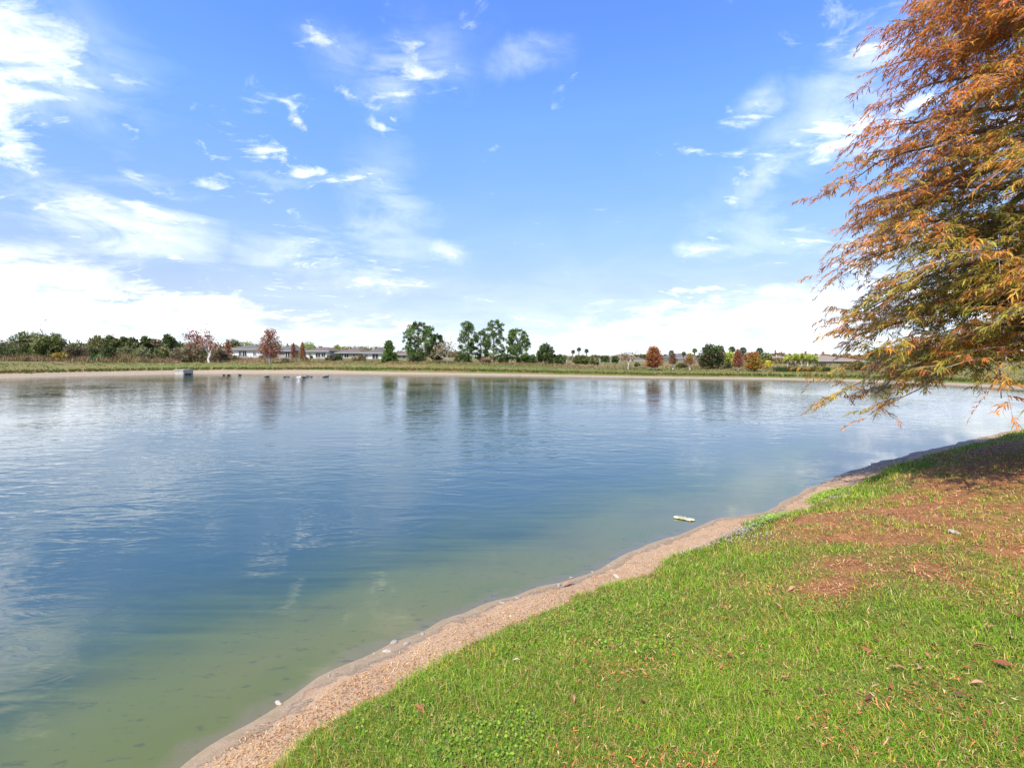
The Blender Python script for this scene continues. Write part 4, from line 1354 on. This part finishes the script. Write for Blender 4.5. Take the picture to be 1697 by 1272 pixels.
p0 = np.column_stack([x, y, z - .006])
mid = p0 + ld * (L * .28 * lean)[:, None]; mid[:, 2] += L * (.62 - .18 * lean)
tip = p0 + ld * (L * .85 * lean)[:, None]; tip[:, 2] += L * (1.0 - .52 * lean)
L = L * (1 + .9 * smoothstep(.76, .88, vnoise(x * 2.7, y * 2.7, 71)) * r.random(n))
g1 = np.array([(.150, .295, .014), (.215, .360, .020), (.290, .385, .030), (.125, .210, .020), (.40, .37, .05), (.48, .36, .15), (.30, .135, .045)])
tone = pat * 2.6 + pat2 * 2.2 - 1.3 + r.normal(size=n) * .7
ci = np.clip(tone, 0, 3.99).astype(int); ci = np.array([3, 0, 1, 2])[ci]
q = r.random(n)
ci = np.where(q < .07, 4, ci); ci = np.where(q > .93, 5, ci)
ci = np.where((r.random(n) < .14 + lit * .45), r.integers(4, 7, n), ci)
col = g1[ci] * (.70 + .6 * r.random((n, 1)))
V = np.stack([p0 - sd * (Wd * .5)[:, None], p0 + sd * (Wd * .5)[:, None], mid - sd * (Wd * .45)[:, None], mid + sd * (Wd * .45)[:, None], tip], 1).reshape(-1, 3)
b = (np.arange(n) * 5)[:, None]
tag(link('grass', mesh_np('grass', V, [b + np.array([[0, 1, 3, 2]]), b + np.array([[2, 3, 4]])], M['blade'], np.repeat(col, 5, 0))),
    'short bright green grass with dry blades on the near bank', 'grass', kind='stuff')
print('blades', n)


# small round-leaved weeds in loose clumps through the turf
x, y, s, d = near_points(260000, 1.6, 14, -52, 60, r, .9)
k = r.random(len(x)) < smoothstep(.58, .74, fbm(x * 1.3, y * 1.3, 83)) * .55 * (.35 + .65 * (vnoise(x * 9, y * 9, 84) > .5)) * (1 - .8 * litter_amount(x, y, s))
x, y, s, d = x[k], y[k], s[k], d[k]; n = len(x)
c = np.column_stack([x, y, ground_z(x, y, s) + .012 + .03 * r.random(n)])
u = rdir(n, r); u[:, 2] *= .5; v = np.cross(u, np.array([0, 0, 1.]) + .6 * rdir(n, r)); v /= np.linalg.norm(v, axis=1, keepdims=True) + 1e-9
sz = (.0055 + .0065 * r.random(n))[:, None] * np.maximum(1, d * .22)[:, None]
V, F, Cc = quads(c, u * sz, v * sz * .8, np.array([(.13, .25, .03), (.19, .31, .03), (.25, .34, .04), (.10, .20, .03)])[r.integers(0, 4, n)] * (.75 + .5 * r.random((n, 1))))
tag(link('lawn_weeds', mesh_np('lawn_weeds', V, F, M['blade'], Cc)), 'small round leaved weeds growing in clumps through the near grass', 'weeds', kind='stuff')
print('weeds', n)


def flakes(x, y, z, length, width, col, r, tilt=.25, lift=.004):
    """small flat bits lying on the ground: folded strips"""
    n = len(x)
    a = r.random(n) * 2 * np.pi
    u = np.stack([np.cos(a), np.sin(a), r.normal(size=n) * tilt], 1) * (length * .5)[:, None]
    v = np.stack([-np.sin(a), np.cos(a), r.normal(size=n) * tilt], 1) * (width * .5)[:, None]
    c = np.column_stack([x, y, z + lift + np.abs(u[:, 2]) * .8])
    bend = np.stack([-np.sin(a), np.cos(a), np.abs(r.normal(size=n)) * .6], 1) * (length * .14 * r.normal(size=n))[:, None]
    V = np.stack([c - u, c - v + bend, c + v + bend, c + u], 1).reshape(-1, 3)
    F = (np.arange(n) * 4)[:, None] + np.array([[0, 1, 3, 2]])
    return V, F, np.repeat(col, 4, 0)


# dry straw and bark bits on the sand
x, y, s, d = near_points(360000, 2.2, 26, -60, 75, r, .06, 1.05)
wz = smoothstep(.13, .29, s + (vnoise(x * 3, y * 3, 44) - .5) * .18)
k = r.random(len(x)) < wz * (.55 + .45 * vnoise(x * 2.2, y * 2.2, 47))
x, y, s, d = x[k], y[k], s[k], d[k]; n = len(x)
sc_ = np.array([(.38, .235, .13), (.46, .31, .185), (.31, .175, .09), (.22, .11, .058), (.52, .385, .25), (.15, .078, .045)])
pat = fbm(x * 1.5, y * 1.5, 51)
ci = np.clip(pat * 6.5 - .8 + r.normal(size=n) * 1.3, 0, 5).astype(int)
ci = np.array([4, 1, 0, 2, 3, 5])[ci]
sc_ = sc_ * np.array([1.0, .92, .70])
V, F, Cc = flakes(x, y, ground_z(x, y, s), (.008 + .026 * r.random(n) ** 2) * np.maximum(1, d * .13), (.0035 + .005 * r.random(n)) * np.maximum(1, d * .13), sc_[ci] * (.75 + .5 * r.random((n, 1))), r, .35)
tag(link('dry_straw', mesh_np('dry_straw', V, F, M['litter'], Cc)), 'tan dry straw and bark bits washed up on the sandy edge', 'straw', kind='stuff')
print('straw', n)

# fallen cypress needles
x, y, s, d = near_points(300000, 1.2, 22, -70, 80, r, .8)
lit = litter_amount(x, y, s)
k = r.random(len(x)) < np.maximum(lit * .95, .24 * smoothstep(.42, .62, fbm(x * 2, y * 2, 55)))
x, y, s, d, lit = x[k], y[k], s[k], d[k], lit[k]; n = len(x)
nc = np.array([(.42, .14, .045), (.33, .105, .04), (.50, .20, .07), (.23, .085, .04), (.50, .31, .16)])
V, F, Cc = flakes(x, y, ground_z(x, y, s), (.012 + .034 * r.random(n)) * np.maximum(1, d * .16), (.003 + .004 * r.random(n)) * np.maximum(1, d * .16), nc[r.integers(0, 5, n)] * (.7 + .6 * r.random((n, 1))), r, .3, .012)
tag(link('fallen_needles', mesh_np('fallen_needles', V, F, M['litter'], Cc)), 'rust orange fallen cypress needles carpeting the ground by the near tree', 'needles', kind='stuff')
print('needles', n)


def ground_hit(px, py):
    """where the view ray through a photo pixel meets the near bank"""
    lo, hi = 1.0, 60.0
    for d_ in np.concatenate([np.linspace(1.2, 12, 400), np.linspace(12, 60, 400)]):
        x_ = px_x(px, d_)
        if px_z(py, d_) <= max(gz_quick(x_, d_), 0): return x_, d_
    return px_x(px, 10), 10


_cache = {}
def gz_quick(x_, y_):
    return gz1(x_, y_)


# small white-violet flowers and lime ground cover at the edge of the grass (uncountable)
def patch(name, label, cat, spots, n, maker):
    parts = []
    for (px, py, rx, ry, wgt) in spots:
        cx_, cy_ = ground_hit(px, py)
        k = int(n * wgt)
        an = r.random(k) * 2 * np.pi; q_ = np.sqrt(r.random(k)) * (.6 + .4 * r.random(k))
        along_ = np.array((.80, .60)); acr = np.array((.60, -.80))
        o = along_[None] * (np.cos(an) * q_ * rx)[:, None] + acr[None] * (np.sin(an) * q_ * ry)[:, None]
        xx, yy = cx_ + o[:, 0], cy_ + o[:, 1]
        parts.append(maker(xx, yy, ground_z(xx, yy)))
    V, F, Cc = merge(parts)
    tag(link(name, mesh_np(name, V, F, M['leaf'], Cc)), label, cat, kind='stuff')


def mk_flower(xx, yy, zz):
    n = len(xx); parts = []
    h_ = .02 + .05 * r.random(n)
    c = np.column_stack([xx, yy, zz + h_])
    colf = np.where(r.random((n, 1)) < .6, np.array([[.52, .46, .46]]), np.array([[.38, .28, .34]]))
    for q_ in range(3):
        a = r.random(n) * 6.28
        u = np.stack([np.cos(a), np.sin(a), .3 * r.normal(size=n)], 1) * .0075
        v = np.stack([-np.sin(a), np.cos(a), .3 * r.normal(size=n)], 1) * .005
        parts.append(quads(c + r.normal(size=(n, 3)) * .004, u, v, colf))
    up_ = np.tile(np.array([[0, 0, .5]]), (n, 1)) * h_[:, None]
    parts.append(quads(np.column_stack([xx, yy, zz + h_ * .5]), up_, np.tile(np.array([[.0015, 0, 0]]), (n, 1)), np.tile(np.array([[.10, .16, .03]]), (n, 1))))
    return merge(parts)


def mk_cover(xx, yy, zz):
    n = len(xx)
    c = np.column_stack([xx, yy, zz + .01 + .05 * r.random(n)])
    u = rdir(n, r); u[:, 2] *= .45; v = np.cross(u, np.array([0, 0, 1.]) + .5 * rdir(n, r)); v /= np.linalg.norm(v, axis=1, keepdims=True)
    return quads(c, u * .016, v * .011, np.array([(.25, .38, .04), (.32, .42, .06), (.2, .32, .03)])[r.integers(0, 3, n)] * (.8 + .4 * r.random((n, 1))))


patch('tiny_flowers', 'tiny white and violet flowers where grass meets sand', 'flowers', [(1215, 888, .75, .13, .34), (1262, 871, .7, .16, .32), (1245, 893, .5, .3, .1), (1145, 918, .22, .1, .05), (1385, 829, .6, .2, .1), (1640, 748, 1.3, .25, .10)], 560, mk_flower)
patch('lime_ground_cover', 'lime green creeping leaves at the top of the sand', 'ground cover', [(1272, 863, .55, .16, .45), (1370, 822, .75, .22, .55)], 3000, mk_cover)

# fallen broad leaves lying in the grass
def leaf_mesh(seed):
    q = np.random.default_rng(seed)
    n = 9
    t = np.linspace(0, 1, n)
    w = np.sin(np.pi * t ** .85) * .15 + .004
    curl = .22 * (1 + q.random())
    V, F = [], []
    for i in range(n):
        zz = .10 * math.sin(t[i] * 3.0) * (1 + .4 * q.random())
        for s_ in (-1, 0, 1):
            V.append((t[i] - .5, s_ * w[i] * (1 + .12 * q.normal()), zz + abs(s_) * w[i] * curl * 1.5))
    for i in range(n - 1):
        for s_ in range(2):
            b_ = i * 3 + s_
            F.append((b_, b_ + 1, b_ + 4, b_ + 3))
    return np.array(V), np.array(F)


leafcols = [(.22, .075, .035), (.16, .055, .03), (.27, .12, .06), (.32, .18, .10), (.12, .05, .03)]
leaf_meshes = []
for i in range(10):
    V, F = leaf_mesh(300 + i)
    leaf_meshes.append(mesh_np('fallen_leaf', V, F, M['litter'], np.tile(np.array(leafcols[i % 5])[None] * (.85 + .3 * rng.random()), (len(V), 1)), smooth=True))
spots = [(696, 1183), (1660, 1112), (1626, 1085), (1490, 1117), (1360, 1150), (1478, 1147), (1548, 1148), (1352, 1087), (1312, 981), (1383, 1052), (1434, 1088), (1452, 1071), (1537, 1097), (1675, 1066), (1607, 1170), (1370, 1194),
         (1546, 1078), (1300, 1134), (1620, 1145), (1590, 1165), (1605, 1120), (1640, 1193), (1645, 1049), (1523, 1119), (650, 1180), (1066, 1100), (985, 1065), (1155, 1080), (950, 1168), (905, 1138), (1065, 1170), (1210, 1095), (1195, 1113),
         (845, 1084), (1140, 1055), (1008, 1040), (1180, 1005), (1230, 960), (1290, 1010), (1440, 1170), (1270, 1160), (1128, 1140), (868, 1055), (1350, 1013), (1412, 985), (1580, 1015), (1690, 1030), (1500, 1040)]
q = np.random.default_rng(8)
special = {(1660, 1112): 'long curled orange brown fallen leaf, rightmost of the big ones in the grass', (1626, 1085): 'thick reddish brown fallen leaf left of the curled rightmost one',
           (1490, 1117): 'slender reddish fallen leaf alone in the greenest part of the foreground', (696, 1183): 'dark purple brown fallen leaf in the long grass near the sand, bottom left', (1312, 981): 'pale tan fallen leaf pointing up to the right in the middle of the grass'}
for i, (px, py) in enumerate(spots):
    x_, y_ = ground_hit(px, py)
    o = link('fallen_leaf', leaf_meshes[i % 10])
    big = (px, py) in special
    L_ = (.085 if big else .032 + .03 * q.random())
    o.scale = (L_, L_, L_)
    o.location = (x_, y_, gz1(x_, y_) + .022 + .008 * q.random())
    o.rotation_euler = (q.normal() * .25, q.normal() * .22, q.random() * 6.28 if not big else (2.6 if px != 1312 else .5))
    tone_ = ('rust brown', 'dark red brown', 'orange tan', 'pale tan', 'dark brown')[i % 5]
    where_ = 'at the bottom right of the lawn' if px > 1400 and py > 1110 else 'in the right part of the lawn' if px > 1400 else 'near the sand strip' if px < 920 else 'in the middle of the lawn' if py < 1090 else 'along the bottom of the lawn'
    tag(o, special.get((px, py), f'small {tone_} leaf in the grass {where_}'), 'leaf', 'fallen leaves on the near bank')

# pebbles and shells on the wet sand
import bmesh
def pebble_mesh(seed, mat):
    q = np.random.default_rng(seed)
    bm = bmesh.new()
    bmesh.ops.create_icosphere(bm, subdivisions=3, radius=1)
    ph = q.random(6) * 6.28
    for v in bm.verts:
        f = 1 + .16 * math.sin(v.co.x * 2.3 + ph[0]) + .13 * math.sin(v.co.y * 3.1 + ph[1]) + .09 * math.sin(v.co.z * 4 + v.co.x * 3 + ph[2])
        v.co = Vector((v.co.x * f, v.co.y * f * .72, v.co.z * f * .42))
    me = bpy.data.meshes.new('pebble'); bm.to_mesh(me); bm.free()
    for p_ in me.polygons: p_.use_smooth = True
    me.materials.append(mat); return me


pm = [pebble_mesh(i, M['stone']) for i in range(4)]; pw = pebble_mesh(9, M['pale_stone'])
for i, (px, py, sz) in enumerate([(545, 1122, .014), (652, 1066, .028), (674, 1068, .024), (700, 1052, .020), (832, 1000, .030), (858, 992, .022), (888, 986, .014), (926, 970, .026), (947, 958, .018), (982, 948, .016), (1008, 938, .018), (1115, 893, .022), (1060, 915, .016), (620, 1085, .012)]):
    x_, y_ = ground_hit(px, py)
    o = link('pebble', pm[i % 4]); o.location = (x_, y_, max(gz1(x_, y_), 0) + sz * .15); o.scale = (sz * 1.2,) * 3; o.rotation_euler = (0, 0, q.random() * 6)
    tag(o, 'small dark pebble lying on the wet sand at the water line', 'pebble', 'dark pebbles along the water line')
for (px, py, sz, lb) in ((642, 1081, .026, 'whitish shell like stone on the wet sand, lower left'), (1022, 957, .034, 'pale angular stone on the dry straw, upper one'), (462, 1167, .022, 'small whitish stone at the bottom of the sand strip'), (1582, 884, .035, 'grey flat stone in the orange needle litter')):
    x_, y_ = ground_hit(px, py)
    o = link('pale_stone', pw); o.location = (x_, y_, max(gz1(x_, y_), 0) + sz * .2); o.scale = (sz * 1.2,) * 3; o.rotation_euler = (0, 0, q.random() * 6)
    tag(o, lb, 'stone', 'pale stones')
x_, y_ = ground_hit(942, 971)
o = link('dry_leaf', leaf_meshes[3]); o.scale = (.16,) * 3; o.location = (x_, y_, gz1(x_, y_) + .02); o.rotation_euler = (0, 0, .5)
tag(o, 'curled yellow brown leaf on the sand strip by the water', 'leaf')

# crumpled pale scrap floating at the water's edge
d_ = EYE * FPX / (860 - HOR)
cx_, cy_ = px_x(1134, d_), d_
k = 15
V, F = [], []
q = np.random.default_rng(12)
for i in range(k):
    t_ = i / (k - 1)
    w_ = .095 * math.sin(math.pi * min(.97, t_ * .9 + .06)) ** .7
    for j in range(7):
        s_ = j / 6 * 2 - 1
        V.append(((t_ - .5) * .40, s_ * w_ + .03 * math.sin(t_ * 5), .014 + .026 * math.cos(s_ * 1.5) * (.6 + .4 * math.sin(t_ * 9)) + q.normal() * .006))
for i in range(k - 1):
    for j in range(6): F.append((i * 7 + j, i * 7 + j + 1, (i + 1) * 7 + j + 1, (i + 1) * 7 + j))
mt = noisy_mat('pale_plastic', (.25, .25, .15), (.35, .34, .24), 14, .5, .4, .4, .01)
o = link('floating_scrap', mesh_np('floating_scrap', V, np.array(F), mt, smooth=True))
sol = o.modifiers.new('thickness', 'SOLIDIFY'); sol.thickness = .004
o.location = (cx_, cy_, .0); o.rotation_euler = (0, 0, -.42); o.scale = (.75, .75, .75)
tag(o, 'crumpled pale yellowish scrap floating at the edge of the water', 'litter')
x_, y_ = ground_hit(856, 1107)
V, F = leaf_mesh(55)
o = link('paper_scrap', mesh_np('paper_scrap', V, F, mt, smooth=True)); o.scale = (.05,) * 3; o.location = (x_, y_, gz1(x_, y_) + .045)
tag(o, 'tiny whitish scrap caught in the grass near the sand', 'litter')
